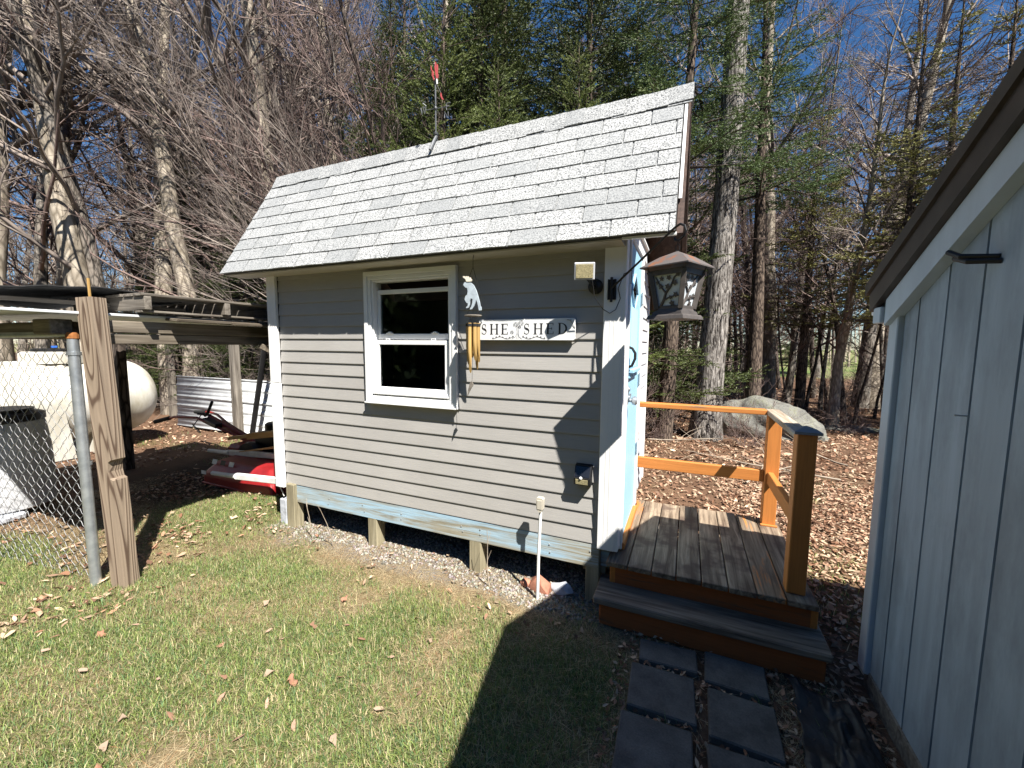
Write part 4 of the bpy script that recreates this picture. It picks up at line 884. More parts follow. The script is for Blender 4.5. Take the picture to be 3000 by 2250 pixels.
nu, nv = 40, 40; U, Vv = np.meshgrid(np.linspace(0, 1, nu), np.linspace(0, 1, nv))
V = np.stack([-3.35 - U * 2.5, -1.5 + Vv * 1.0 + .03 * np.sin(U * 9), 1.985 + .05 * fbm(U * 6, Vv * 4, 6) + .03 * np.sin(Vv * np.pi)], -1).reshape(-1, 3)
ii = (np.arange(nv - 1)[:, None] * nu + np.arange(nu - 1)[None]).ravel(); F = np.stack([ii, ii + 1, ii + nu + 1, ii + nu], 1)
o = link('shade_cloth', npmesh('shade_cloth', V, F, M['roofing_felt'], None, True)); sol = o.modifiers.new('t', 'SOLIDIFY'); sol.thickness = .012
tag(o, 'rumpled black cloth spread on top of the lean-to roof', 'cloth')
PT = thing('timber_post', 'brown grained timber post with a notch standing at the fence corner', 'post', (-3.10, -1.12, 0))
m = MB(); Mp = Euler((R(-.6), R(-3.2), R(16))).to_matrix(); 
m.prism([(-.056, -1.025), (.056, -1.025), (.056, -.20), (.032, -.185), (.026, -.14), (.036, -.075), (.056, -.06), (.056, 1.025), (-.056, 1.025)], Matrix(((1, 0, 0, 0), (0, 0, 1, -.0475), (0, 1, 0, 0), (0, 0, 0, 1))), .095); pm = m.build('shaft', M['grainpost'], PT, at=(-3.105, -1.125, .945)); pm.rotation_euler = Mp.to_euler()
m = MB(); m.tube([(-3.2, -1.12, 1.96), (-3.205, -1.12, 2.10)], .008, 6); m.build('stake', M['bamboo'], PT)
FE = thing('chain_link_fence', 'chain-link fence panel on a galvanised pipe post at the left', 'fence', (-3.25, -1.2, 0))
fdir = Vector((-1.3, -.17, 0)).normalized(); f0 = Vector((-3.27, -1.19, 0))
m = MB(); m.tube([f0 + Vector((-.02, 0, 1.715)), f0 + Vector((.035, -.015, -.1))], .030, 14); m.build('pipe_post', M['galv'], FE, True)
m = MB(); m.tube([f0 + Vector((-.02, 0, 1.70)), f0 + Vector((-.02, 0, 1.74))], .034, 12); m.build('rusty_cap', M['rust'], FE)
m = MB(); m.tube([f0 + Vector((-.02, 0, 1.73)), f0 + fdir * 2.0 + Vector((0, 0, 1.70))], .021, 10); m.build('top_rail', M['galv'], FE, True)
for zz in (1.60, .85, .22):
    m = MB(); c_ = f0 + Vector((-.02 + .03 * (1.7 - zz) / 1.7, 0, zz)); m.lathe([(.033, -.012), (.036, -.011), (.036, .011), (.033, .012)], 16, c_, cap=False); m.bar(c_ + fdir * .03, c_ + fdir * .075, .012, .022, .001); m.build('tension_band', M['galv'], FE)
m = MB(); m.tube([f0 + fdir * .065 + Vector((-.01, 0, 1.66)), f0 + fdir * .06 + Vector((.03, -.01, .05))], .006, 6); m.build('tension_bar', M['galv'], FE)
DW, DH = .098, .090; nrow = 36
def zig(ph):
    pts = []; 
    for i in range(nrow + 1):
        s_ = (1 if (i + ph) % 2 else -1); pts.append(Vector((s_ * DW * .27, .006 * s_ * (1 if ph else 1), .04 + i * DH / 2)))
        zz = .04 + i * DH / 2
    return pts
def zigmesh():
    m = MB(); pts = []
    for i in range(nrow + 1):
        s_ = 1 if i % 2 else -1; z = .03 + i * DH / 2
        pts += [Vector((s_ * DW * .17, -.003 * s_, z - DH * .13)), Vector((s_ * DW * .265, .0045, z)), Vector((s_ * DW * .17, -.003 * s_ + .004, z + DH * .13))]
    m.tube(pts, .0018, 5); return m.mesh('wire', M['wire'], 'all', False)
zm = zigmesh(); rotz = math.atan2(fdir.y, fdir.x)
for i in range(34):
    p = f0 + fdir * (.09 + i * DW / 2); o = link('wire', zm, FE, (p.x, p.y, (.0 if i % 2 == 0 else 0))); o.rotation_euler = (0, 0, rotz + (math.pi if i % 2 else 0))
for i in range(3):
    m = MB(); b_ = f0 + fdir * (.08 + i * .05) + Vector((0, -.01, 1.66)); rr = random.Random(i + 2)
    m.tube([b_, b_ + Vector((rr.uniform(-.03, .03), -.02, .04)), b_ + Vector((rr.uniform(-.06, .06), 0, .02)), b_ + Vector((rr.uniform(-.05, .05), .01, .07))], .0022, 5); m.build('loose_wire', M['wire'], FE)

# white tank with moulded legs
TK = thing('water_tank', 'large white plastic tank with moulded bands and black lid behind the fence', 'tank', (-8.15, .25, 0))
TX, TZ, TR = -8.15, .80, .60
prof = []
for a in np.linspace(0, 90, 8): prof.append((TR * (math.sin(R(a)) ** .8), -1.05 - .42 * math.cos(R(a)) + .02))
body_y = np.linspace(-1.0, .95, 40)
for yv in body_y: prof.append((TR + (.035 * math.exp(-(((yv + .02) % .62 - .31) / .045) ** 2)), yv))
for a in np.linspace(90, 0, 10): prof.append((TR * (math.sin(R(a)) ** .7), 1.0 + .47 * math.cos(R(a))))
prof[0] = (.01, prof[0][1]); prof[-1] = (.01, prof[-1][1])
m = MB(); m.lathe(prof, 48, (TX, 0, TZ), Matrix.Rotation(R(-90), 3, 'X')); m.build('shell', M['poly'], TK, True)
for yv in (-.55, .10, .72):
    m = MB(); s_ = .19
    top = [(TX + .60, yv - s_ * .5, .72), (TX + .60, yv + s_ * .5, .72), (TX - .60, yv + s_ * .5, .72), (TX - .60, yv - s_ * .5, .72)]
    bot = [(TX + .56, yv - s_, .0), (TX + .56, yv + s_, .0), (TX - .56, yv + s_, .0), (TX - .56, yv - s_, .0)]
    m.add(top + bot, [(0, 1, 2, 3), (4, 7, 6, 5)] + [(i, (i + 1) % 4, 4 + (i + 1) % 4, 4 + i) for i in range(4)]); m.build('leg', M['poly'], TK)
m = MB(); m.lathe([(.34, 0), (.34, .14), (.30, .17), (0.01, .17)], 32, (TX, .33, 1.36)); m.build('manway', M['poly'], TK, True)
m = MB(); m.lathe([(.22, 0), (.22, .035), (.18, .05), (.01, .05)], 28, (TX, .33, 1.528)); ld = m.build('lid', M['black'], TK, True)
m = MB(); m.box((TX + .16, .30, 1.60), (.05, .06, .03), .004); m.build('latch', plain('blue_plastic', (.03, .12, .5), .4), ld)
BR = thing('grey_barrel', 'grey plastic barrel with black lid standing behind the chain-link mesh', 'barrel', (-5.62, -.93, 0))
m = MB(); m.lathe([(.30, .0), (.335, .02), (.345, .3), (.335, .6), (.315, .80), (.30, .86), (.02, .87)], 32, (-5.66, -.92, .05)); m.build('drum', M['greyplastic'], BR, True)
m = MB(); m.lathe([(.30, 0), (.315, .01), (.315, .07), (.28, .085), (.24, .09), (.24, .12), (.02, .12)], 32, (-5.66, -.92, .90)); m.build('lid', M['black'], BR, True)
for xx, yy, a, lb in ((-5.45, -1.02, 12, 'flat grey stone under the right side of the grey barrel'), (-5.75, -1.12, -8, 'flat grey stone under the left side of the grey barrel')):
    m = MB(); m.box((0, 0, 0), (.34, .2, .07), .02); o = m.build('base_stone', M['palestone'], None, at=(xx, yy, .02)); o.rotation_euler = (0, R(2), R(a)); tag(o, lb, 'stone', 'stones under the barrel')
# corrugated panel standing on edge, posts, pipe
m = MB(); k = 64; zr = np.linspace(0.02, 1.02, k); rib = lambda z: .014 * (1 if (z * 10) % 2 < .5 else 0) + .003 * math.sin(z * 75)
vs = []; 
for z in zr: 
    for xx in (-8.93, -6.05): vs.append((xx, 2.30 + .04 * (z - .5) - rib(z) + .03 * math.sin(xx), z))
m.add(vs, [(2 * i, 2 * i + 1, 2 * i + 3, 2 * i + 2) for i in range(k - 1)])
o = m.build('steel_panel', M['sheet'], None, True, False); so2 = o.modifiers.new('t', 'SOLIDIFY'); so2.thickness = .003
tag(o, 'white ribbed steel panel standing on edge behind the tiller', 'panel')
for xx, yy, h, lb in ((-6.98, 2.22, 1.72, 'squared timber post in front of the ribbed steel panel'), (-10.3, 2.9, 1.65, 'grey timber post between the tank end and the brush')):
    m = MB(); m.box((0, 0, 0), (.13, .12, h + .2), .006); o = m.build('timber_post', M['greywood_z'], None, at=(xx, yy, h / 2 - .1)); tag(o, lb, 'post')
m = MB(); m.tube([(-6.32, 2.0, .0), (-5.80, 1.98, 1.75)], .042, 12); tag(m.build('black_pipe', M['black'], None, True), 'black pipe leaning up to the lean-to beam', 'pipe')

# tiller
TI = thing('garden_tiller', 'red garden tiller with raised black-gripped handlebars behind the shed', 'tiller', (-4.9, 1.2, 0))
ty = 1.15
def hb(s_): return [(-5.15, ty + .05 * s_, .36), (-5.7, ty + .10 * s_, .50), (-6.0, ty + .14 * s_, .60), (-6.35, ty + .24 * s_, .60), (-6.6, ty + .26 * s_, .56 + .02 * s_)]
for s_ in (-1, 1):
    m = MB(); m.tube(hb(s_), .018, 10); b_ = m.build('handlebar', M['reddark'], TI, True)
    e = hb(s_); m = MB(); d_ = Vector(e[-1]) - Vector(e[-2]); m.tube([Vector(e[-1]) - d_ * .6, Vector(e[-1]) + d_ * .7], .030, 12); m.build('grip', M['foam'], b_, True)
m = MB(); m.tube([(-6.05, ty, .60), (-5.98, ty, .65), (-5.78, ty - .05, .83)], .020, 10); m.tube([(-6.22, ty, .62), (-5.92, ty, .62)], .018, 8); m.build('gear_lever', M['foam'], TI, True)
m = MB(); m.bar((-5.95, ty, .57), (-4.75, ty, .25), .07, .10, .01); m.build('tail_boom', M['reddark'], TI)
m = MB(); m.bar((-5.9, ty - .08, .57), (-5.6, ty - .08, .50), .10, .07, .01); m.build('throttle_box', M['black'], TI)
m = MB(); m.tube([(-6.5, ty + .2, .55), (-6.55, ty + .1, .38), (-6.2, ty, .33), (-6.0, ty - .1, .38), (-6.1, ty - .15, .50)], .007, 6); m.build('reverse_bail', M['black'], TI)
m = MB(); m.box((-4.55, ty, .36), (.40, .34, .30), .04); m.lathe([(.12, 0), (.12, .10), (.09, .12)], 16, (-4.55, ty, .51)); m.build('engine', M['black'], TI)
for s_ in (-1, 1): m = MB(); m.lathe([(.13, -.05), (.19, -.05), (.20, 0), (.19, .05), (.13, .05)], 20, (-4.7, ty + s_ * .24, .20), Matrix.Rotation(R(90), 3, 'X'), cap=True); m.build('wheel', M['black'], TI, True)
m = MB(); m.box((-5.05, ty, .22), (.28, .50, .20), .04); m.build('tine_hood', M['reddark'], TI)
# upturned wheelbarrow
WB = thing('wheelbarrow', 'upturned red wheelbarrow with white handles beside the left end of the shed', 'wheelbarrow', (-3.9, .45, 0))
rim = [(-4.50, .20), (-4.46, .74), (-3.35, .80), (-3.30, .16)]; bot_ = [(-4.18, .32), (-4.16, .64), (-3.5, .66), (-3.48, .30)]
m = MB(); t_ = [(a, b, .035 + .02 * i) for i, (a, b) in enumerate(rim)]; 
t_ = [(-4.38, .14, .02), (-4.46, .76, .06), (-3.3, .82, .06), (-3.24, .12, .02)]; b_ = [(-4.30, .26, .25), (-4.30, .64, .28), (-3.45, .66, .30), (-3.42, .24, .26)]
mid = [tuple((Vector(p) * .55 + Vector(q) * .45) + Vector((-.05 if i < 2 else .05, -.04 if i in (0, 3) else .04, 0))) for i, (p, q) in enumerate(zip(t_, b_))]
m.add(t_ + mid + b_, [(i, (i + 1) % 4, 4 + (i + 1) % 4, 4 + i) for i in range(4)] + [(4 + i, 4 + (i + 1) % 4, 8 + (i + 1) % 4, 8 + i) for i in range(4)] + [(8, 9, 10, 11)])
tr_ = m.build('tray', M['red'], WB); bv = tr_.modifiers.new('b', 'BEVEL'); bv.width = .03; bv.segments = 3; so3 = tr_.modifiers.new('s', 'SOLIDIFY'); so3.thickness = .004
m = MB(); m.tube([Vector(t_[i % 4]) for i in range(5)], .012, 8); m.build('rim', M['red'], tr_)
for yy, x0, z0 in ((.46, -4.80, .255), (.06, -4.06, .19)):
    m = MB(); m.tube([(x0, yy, z0), (x0 + .32, yy, z0 + .012)], [.022, .024], 10); m.tube([(x0 + .31, yy, z0 + .012), (x0 + .40, yy, z0 + .02)], [.024, .034], 10); m.bar((x0 + .40, yy, z0 + .02), (x0 + 1.5, yy, z0 + .09), .045, .06, .006); m.build('handle', M['handle_white'], WB)
m = MB(); m.prism([(-4.38, .12), (-4.30, .12), (-4.30, .16), (-4.38, .16)], XZ(.13), .002); m.build('label_plate', M['white'], tr_)
for i, xx in enumerate((-4.30, -4.16, -4.02)): m = MB(); m.box((xx + .02, (.215 + i * .002), .245), (.075, .003, .05), 0, Euler((R(-20), 0, 0)).to_matrix()); m.build('warning_label', M['white'] if i != 1 else M['black'], tr_)
m = MB(); m.lathe([(.06, -.04), (.17, -.045), (.19, 0), (.17, .045), (.06, .04)], 20, (-3.05, .75, .5), Matrix.Rotation(R(90), 3, 'X')); m.build('wheel', M['black'], WB, True)
WB.location = (-4.25, .69, 0); WB.scale = (1.08,) * 3
for p, q, w, h, lb in (((-4.44, .50, .435), (-3.10, .62, .66), .09, .04, 'fresh lumber plank lying longest across the wheelbarrow'), ((-3.98, .42, .52), (-3.06, .52, .66), .09, .07, 'thick short lumber offcut on top of the wheelbarrow planks'), ((-4.05, .34, .35), (-3.05, .42, .54), .05, .035, 'pointed lumber stake lying below the planks on the wheelbarrow')):
    m = MB(); p, q = [(Vector(t_) - Vector((-3.9, .45, 0))) * 1.08 + Vector((-4.25, .69, 0)) for t_ in (p, q)]; d_ = (q - p); m.box((0, 0, 0), (d_.length, w, h), .003)
    if 'stake' in lb: m.v = [(vx, vy * (.15 if vx < 0 else 1), vz * (.3 if vx < 0 else 1)) if vx < -.0 else (vx, vy, vz) for vx, vy, vz in m.v]
    o = m.build('lumber_board', M['pine'], None, at=(p + q) / 2); o.rotation_euler = d_.to_track_quat('X', 'Z').to_euler(); tag(o, lb, 'lumber', 'lumber on the wheelbarrow')
m = MB(); m.box((-3.35, 1.05, .3), (.5, .4, .5), .05); m.lathe([(.11, 0), (.11, .25)], 14, (-3.5, 1.0, .5)); tag(m.build('engine_block', M['black'], None), 'dark machine engine in the shade behind the wheelbarrow', 'engine')

# ---------------------------------------------------------------- vegetation: shared generators
def tubes(polys, k):
    """polylines [(points n x 3, radii n)] -> one array of quads"""
    groups = {}
    for P_, r_ in polys: groups.setdefault(len(P_), []).append((P_, r_))
    VV, FF = [], []; base = 0
    for n_, lst in groups.items():
        P_ = np.array([a for a, _ in lst], float); r_ = np.array([b for _, b in lst], float); m_ = len(lst)
        T = np.empty_like(P_); T[:, 1:-1] = P_[:, 2:] - P_[:, :-2]; T[:, 0] = P_[:, 1] - P_[:, 0]; T[:, -1] = P_[:, -1] - P_[:, -2]
        T /= np.linalg.norm(T, axis=2, keepdims=True) + 1e-9
        ax = T.mean(1); ref = np.where(np.abs(ax[:, 2:3]) < .8, np.array([[0, 0, 1.]]), np.array([[1., 0, 0]]))[:, None, :]
        A = np.cross(T, ref); A /= np.linalg.norm(A, axis=2, keepdims=True) + 1e-9; B = np.cross(T, A)
        an = np.arange(k) * 2 * np.pi / k
        ring = P_[:, :, None, :] + r_[:, :, None, None] * (A[:, :, None, :] * np.cos(an)[None, None, :, None] + B[:, :, None, :] * np.sin(an)[None, None, :, None])
        VV.append(ring.reshape(-1, 3))
        i0 = base + (np.arange(m_)[:, None, None] * n_ + np.arange(n_ - 1)[None, :, None]) * k; j = np.arange(k)[None, None, :]; j2 = (j + 1) % k
        FF.append(np.stack([i0 + j, i0 + j2, i0 + k + j2, i0 + k + j], -1).reshape(-1, 4)); base += m_ * n_ * k
    return np.concatenate(VV), np.concatenate(FF)
def unit(v): return v / (np.linalg.norm(v) + 1e-9)
def branch(rng, p, d, L, n_, wob, upc):
    pts = [p]; d = unit(d); st = L / (n_ - 1)
    for i in range(n_ - 1):
        d = unit(d + rng.normal(0, wob, 3) + np.array([0, 0, upc])); pts.append(pts[-1] + d * st)
    return np.array(pts)
def sprout(rng, P_, rad, t, ang, L, n_, wob, upc, rs, rmin=.0022):
    i = min(int(t * (len(P_) - 1)), len(P_) - 2); f = t * (len(P_) - 1) - i; p = P_[i] * (1 - f) + P_[i + 1] * f
    ax = unit(P_[i + 1] - P_[i]); q = unit(np.cross(ax, rng.normal(0, 1, 3))); d = ax * math.cos(ang) + q * math.sin(ang)
    r0 = max(rmin, (rad[i] * (1 - f) + rad[i + 1] * f) * rs)
    return branch(rng, p, d, L, n_, wob, upc), np.linspace(r0, max(rmin * .7, r0 * .35), n_)
def bare_tree(seed, H, r0, nb=26, low=.2, lean=(0, 0), spread=.30, n2=6, n3=5, n4=0, wob=.05, droop=.02, up2=.05, tw=.0032):
    rng = np.random.default_rng(seed)
    n_ = 12; tr = branch(rng, np.zeros(3), np.array([lean[0], lean[1], 1.]), H, n_, wob, .03)
    trr = r0 * (1 - .93 * np.linspace(0, 1, n_) ** 1.1); trr[0] *= 1.3
    crown = []
    for i in range(nb):
        t = low + (1 - low) * ((i + rng.random()) / nb) ** .9; t = min(t, .97)
        L = H * spread * (1.15 - t) * rng.uniform(.6, 1.25) + .3
        P1, R1 = sprout(rng, tr, trr, t, R(rng.uniform(35, 75)), L, 7, .11, droop, .5, .006); crown.append((P1, R1))
        for j in range(n2):
            P2, R2 = sprout(rng, P1, R1, rng.uniform(.2, .97), R(rng.uniform(25, 60)), L * rng.uniform(.25, .6), 5, .12, up2, .6, .0045); crown.append((P2, R2))
            for k in range(n3):
                P3, R3 = sprout(rng, P2, R2, rng.uniform(.15, .98), R(rng.uniform(20, 55)), L * rng.uniform(.10, .28), 4, .12, up2, .6, tw); crown.append((P3, R3))
                for q in range(n4):
                    crown.append(sprout(rng, P3, R3, rng.uniform(.2, .95), R(rng.uniform(20, 50)), L * rng.uniform(.05, .12), 3, .12, up2, .7, tw * .85))
    return [(tr, trr)], crown
def tree_meshes(name, data, mt, mc, kt=10):
    V, F = tubes(data[0], kt); a = npmesh(name + '_trunk', V, F, mt, None, True)
    V, F = tubes(data[1], 3); b = npmesh(name + '_crown', V, F, mc)
    return a, b
def put_tree(name, meshes, loc, rz, sc, label, group, cat='tree'):
    t = thing(name, label, cat, loc, group); t.rotation_euler = (0, 0, rz); t.scale = (sc,) * 3
    for nm, me in zip(('trunk', 'crown', 'foliage'), meshes):
        o = bpy.data.objects.new(nm, me); COL.objects.link(o); o.parent = t
    return t

# conifers: twigs carrying short bristling needles
def needles(rng, P0, D, L, n_per, nl, nw, flat=0.):
    """P0 start, D unit direction, L length of many twigs -> triangles"""
    m_ = len(P0); cnt = np.maximum(2, (L * n_per).astype(int)); idx = np.repeat(np.arange(m_), cnt); N_ = len(idx)
    t = rng.random(N_); p = P0[idx] + D[idx] * (t * L[idx])[:, None]; d = D[idx]
    rv = rng.normal(0, 1, (N_, 3)); rv[:, 2] *= (1 - flat); q = np.cross(d, rv); 
    q = rv - d * (rv * d).sum(1, keepdims=True); q /= np.linalg.norm(q, axis=1, keepdims=True) + 1e-9
    a = rng.uniform(.45, .95, N_)[:, None]; nd = d * np.cos(a) + q * np.sin(a); w = np.cross(nd, rng.normal(0, 1, (N_, 3))); w /= np.linalg.norm(w, axis=1, keepdims=True) + 1e-9
    ln_ = nl * rng.uniform(.7, 1.25, N_)[:, None]
    V = np.stack([p - w * nw / 2, p + w * nw / 2, p + nd * ln_], 1).reshape(-1, 3); F = np.arange(N_ * 3).reshape(-1, 3)
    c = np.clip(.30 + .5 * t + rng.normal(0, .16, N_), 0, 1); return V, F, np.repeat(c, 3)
def conifer(seed, H, r0, step=.22, nper=6, ratio=.26, z0=.25, droop=-.25, dens=70, nl=.032, nw=.006, gap=.0, flat=0., side=.42, upt=.25, skirt=None, sp=.055, bare=0., sub=(.05, .13), fwd=.8):
    rng = np.random.default_rng(seed); tr = branch(rng, np.zeros(3), np.array([0, 0, 1.]), H, 10, .008, .02); trr = r0 * (1 - .95 * np.linspace(0, 1, 10))
    wood_, tw = [], []
    z = z0
    while z < H - .08:
        nb = max(3, int(rng.normal(nper, 1)))
        a0 = rng.random() * 6.28
        for i in range(nb):
            if rng.random() < gap: continue
            az = a0 + i * 6.283 / nb + rng.normal(0, .25); L = ((H - z) * ratio + .10) * rng.uniform(.65, 1.15)
            if skirt: L = min(L, skirt * rng.uniform(.7, 1.1))
            f = z / H; el = droop + upt * 3 * f ** 2 + rng.normal(0, .08)
            d = np.array([math.cos(az) * math.cos(el), math.sin(az) * math.cos(el), math.sin(el)]); ix = np.array([np.interp(z, tr[:, 2], tr[:, 0]), np.interp(z, tr[:, 2], tr[:, 1]), z + rng.uniform(-.06, .06)])
            P_ = branch(rng, ix, d, L, 6, .04, .045); wood_.append((P_, np.linspace(max(.006, L * .012), .003, 6)))
            for s_ in range(5): tw.append((P_[s_], P_[s_ + 1], .5 + .1 * s_)) if s_ > 0 else None
            nside = int(L / sp)
            for k in range(nside):
                t = (.12 + .86 * (k + rng.random()) / nside); ii = min(int(t * 5), 4); p = P_[ii] + (P_[ii + 1] - P_[ii]) * (t * 5 - ii); ax = unit(P_[ii + 1] - P_[ii])
                sd = unit(np.cross(ax, [0, 0, 1.])) * (1 if k % 2 else -1); l2 = L * side * (1.08 - t) * rng.uniform(.6, 1.2) + .06
                dd = unit(ax * fwd + sd * .62 + np.array([0, 0, rng.normal(-.05, .22)])); q = p + dd * l2; tw.append((p, q, t))
                for e in range(int(l2 / (sp * 1.1))):
                    u = rng.uniform(.2, .95); pp = p + dd * l2 * u; d3 = unit(dd * fwd + np.cross(dd, [0, 0, 1.]) * (1 if e % 2 else -1) * .6 + np.array([0, 0, rng.normal(.05, .22)])); tw.append((pp, pp + d3 * rng.uniform(*sub), t))
        z += step * rng.uniform(.8, 1.2) * (.6 + .6 * (1 - z / H))
    tw.append((tr[-2] + (tr[-1] - tr[-2]) * .2, tr[-1], 1))
    A = np.array([a for a, b, c in tw]); Bq = np.array([b for a, b, c in tw]); L = np.linalg.norm(Bq - A, axis=1); D_ = (Bq - A) / (L[:, None] + 1e-9)
    if bare:                                                    # most twigs have lost their foliage, the rest carry it in tufts
        tuft = vnoise(A[:, 0] * 2.2 + A[:, 2] * 1.3, A[:, 1] * 2.2 - A[:, 2] * .9, seed); kp = tuft > np.quantile(tuft, bare)
        for a_, b_ in zip(A[~kp], Bq[~kp]): wood_.append((np.array([a_, (a_ + b_) / 2, b_]), np.array([.0035, .003, .002])))
        A, D_, L = A[kp], D_[kp], L[kp]
    V, F, c = needles(rng, A, D_, L, dens, nl, nw, flat)
    return [(tr, trr)], wood_, (V, F, c)
def conifer_meshes(name, data, mt, mf):
    V, F = tubes(data[0], 10); a = npmesh(name + '_trunk', V, F, mt, None, True)
    V, F = tubes(data[1], 4); b = npmesh(name + '_crown', V, F, M['twig_dark'])
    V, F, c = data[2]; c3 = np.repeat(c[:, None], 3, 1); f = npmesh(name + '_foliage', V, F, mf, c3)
    return a, b, f

# young spruces just behind the shed, taller ones behind them
spA = conifer_meshes('young_spruce', conifer(11, 5.6, .07, .25, 6, .27, 1.2, .08, 330, .024, .0085, sp=.075, sub=(.10, .20), fwd=1.0, upt=.22), M['bark_conifer'], M['spruce_young'])
spB = conifer_meshes('spruce', conifer(12, 8.0, .12, .25, 7, .28, .7, -.18, 150, .028, .0135, .02, sp=.080, sub=(.09, .20), fwd=.95), M['bark_conifer'], M['spruce'])
spC = conifer_meshes('hemlock', conifer(13, 9.5, .14, .30, 5, .30, 4.3, -.16, 125, .034, .009, .22, .7, .5, .12), M['bark_conifer'], M['hemlock'])
put_tree('young_spruce', spA, (-2.36, 3.55, 0), .4, 1.10, 'young spruce with its pointed leader just above the middle of the ridge', 'young spruces behind the shed')
put_tree('young_spruce', spA, (-1.05, 3.6, 0), 2.1, 1.06, 'young spruce with its pointed leader above the right half of the ridge', 'young spruces behind the shed')
put_tree('young_spruce', spA, (-3.7, 3.9, 0), 4.0, 1.5, 'taller young spruce standing behind the weather vane', 'young spruces behind the shed')
for (px, py, rz, s_, lb) in ((-5.6, 5.3, .2, 1.3, 'tall dark spruce left of the weather vane, edge of the evergreens'), (-3.1, 5.5, 1.7, 1.45, 'tall dark spruce rising behind the two young leaders'), (-1.5, 5.8, 3.3, 1.35, 'tall dark spruce behind the right end of the ridge'), (-4.3, 7.2, 4.4, 1.55, 'tallest dark spruce in the second row behind the weather vane'), (-2.2, 8.0, 5.2, 1.5, 'second row dark spruce behind the middle of the ridge'), (-.9, 8.6, 2.6, 1.4, 'second row dark spruce left of the big ash trunk'), (-6.6, 7.4, 5.0, 1.2, 'spruce half hidden by bare branches left of the evergreens'), (-5.0, 4.4, 2.2, 1.05, 'broad spruce just left of the weather vane'), (-3.5, 5.0, 3.9, 1.3, 'dark spruce close behind the weather vane')):
    put_tree('spruce', spB, (px, py, 0), rz, s_, lb, 'tall spruces behind the shed')
put_tree('hemlock', spC, (.15, 5.2, 0), .6, 1.1, 'feathery hemlock with branches in front of the big ash trunk', 'hemlocks')
put_tree('hemlock', spC, (1.75, 7.0, 0), 2.9, 1.1, 'feathery hemlock right of the big ash trunk', 'hemlocks')
put_tree('spruce', spB, (-10.9, 3.75, 0), 1.1, .80, 'short broad spruce among bare branches above the pallet', 'small spruces on the left')
put_tree('spruce', spB, (-9.0, 3.9, 0), 2.4, .66, 'short spruce among bare branches between the pallet and the shed roof', 'small spruces on the left')
put_tree('spruce', spB, (-13.2, 4.2, 0), 3.1, .70, 'short spruce among bare branches beyond the timber fence post', 'small spruces on the left')
put_tree('spruce', spB, (4.4, 27, 0), .1, 1.0, 'far rounded pine at the edge of the field', 'pines at the field edge')
put_tree('spruce', spB, (7.2, 29, 0), 2.1, .9, 'far pine beside the rounded one at the field edge', 'pines at the field edge')

# cedars: thin yellow-green sprays on long dead-looking branches
ced = conifer_meshes('cedar', conifer(21, 8.0, .12, .20, 7, .22, 2.2, .02, 120, .044, .016, .05, .75, .45, .08, sp=.085, bare=.58), M['bark_conifer'], M['cedar'])
for (px, py, rz, s_, lb) in ((4.0, 7.2, .3, 1.0, 'yellow-green cedar rising above the outbuilding roof'), (5.3, 9.0, 2.2, 1.15, 'yellow-green cedar behind the double trunk'), (3.1, 9.6, 4.0, 1.0, 'sparse yellow-green cedar left of the double trunk'), (6.2, 7.6, 5.1, 1.1, 'yellow-green cedar at the outbuilding roof edge'), (4.9, 6.6, 1.2, .95, 'slender yellow-green cedar nearest the outbuilding roof')):
    put_tree('cedar', ced, (px, py, 0), rz, s_, lb, 'cedars on the right')

# big furrowed trunk
rng = np.random.default_rng(5); n_ = 16
tp = np.array([[.845 + .0 * i, 5.74, 0] for i in range(n_)]); zz = np.linspace(-.1, 12, n_)
tp[:, 0] = .84 + .10 * np.clip(zz / 4, 0, 1) + .05 * zz / 6; tp[:, 2] = zz; trr = .238 + .07 * np.exp(-(zz + .1) / .35) - .010 * zz
BT = thing('big_tree', 'big furrowed grey ash trunk rising behind the orange railing', 'tree', (.84, 5.74, 0))
zz2 = np.linspace(-.1, 12, 120); an = np.arange(56) * 2 * np.pi / 56
cxs = np.interp(zz2, zz, tp[:, 0]); rs_ = np.interp(zz2, zz, trr)
Zg, Ag = np.meshgrid(zz2, an, indexing='ij')
fur = fbm(Ag * 9 + 1.5 * fbm(Ag * 2, Zg * 2, 4), Zg * 2.2, 3, 3); fur = np.abs(fur - .5) * 2
rad = rs_[:, None] * (1 + .09 * (fur - .3)) + .02 * np.sin(Ag * 5) * np.exp(-np.clip(Zg, 0, 9) / .3)
V = np.stack([cxs[:, None] + rad * np.cos(Ag) - .84, rad * np.sin(Ag), Zg], -1).reshape(-1, 3); k = 56; ii = (np.arange(119)[:, None] * k + np.arange(k)[None]); jj = (np.arange(119)[:, None] * k + (np.arange(k)[None] + 1) % k)
F = np.stack([ii.ravel(), jj.ravel(), jj.ravel() + k, ii.ravel() + k], 1)
o = bpy.data.objects.new('trunk', npmesh('big_trunk', V, F, M['bark_big'], None, True)); COL.objects.link(o); o.parent = BT
_, cr = bare_tree(71, 12, .2, 22, .60, (0.02, 0), .34, 6, 5, 1); V, F = tubes(cr, 3); o = bpy.data.objects.new('crown', npmesh('big_crown', V, F, M['twig_grey'])); COL.objects.link(o); o.parent = BT

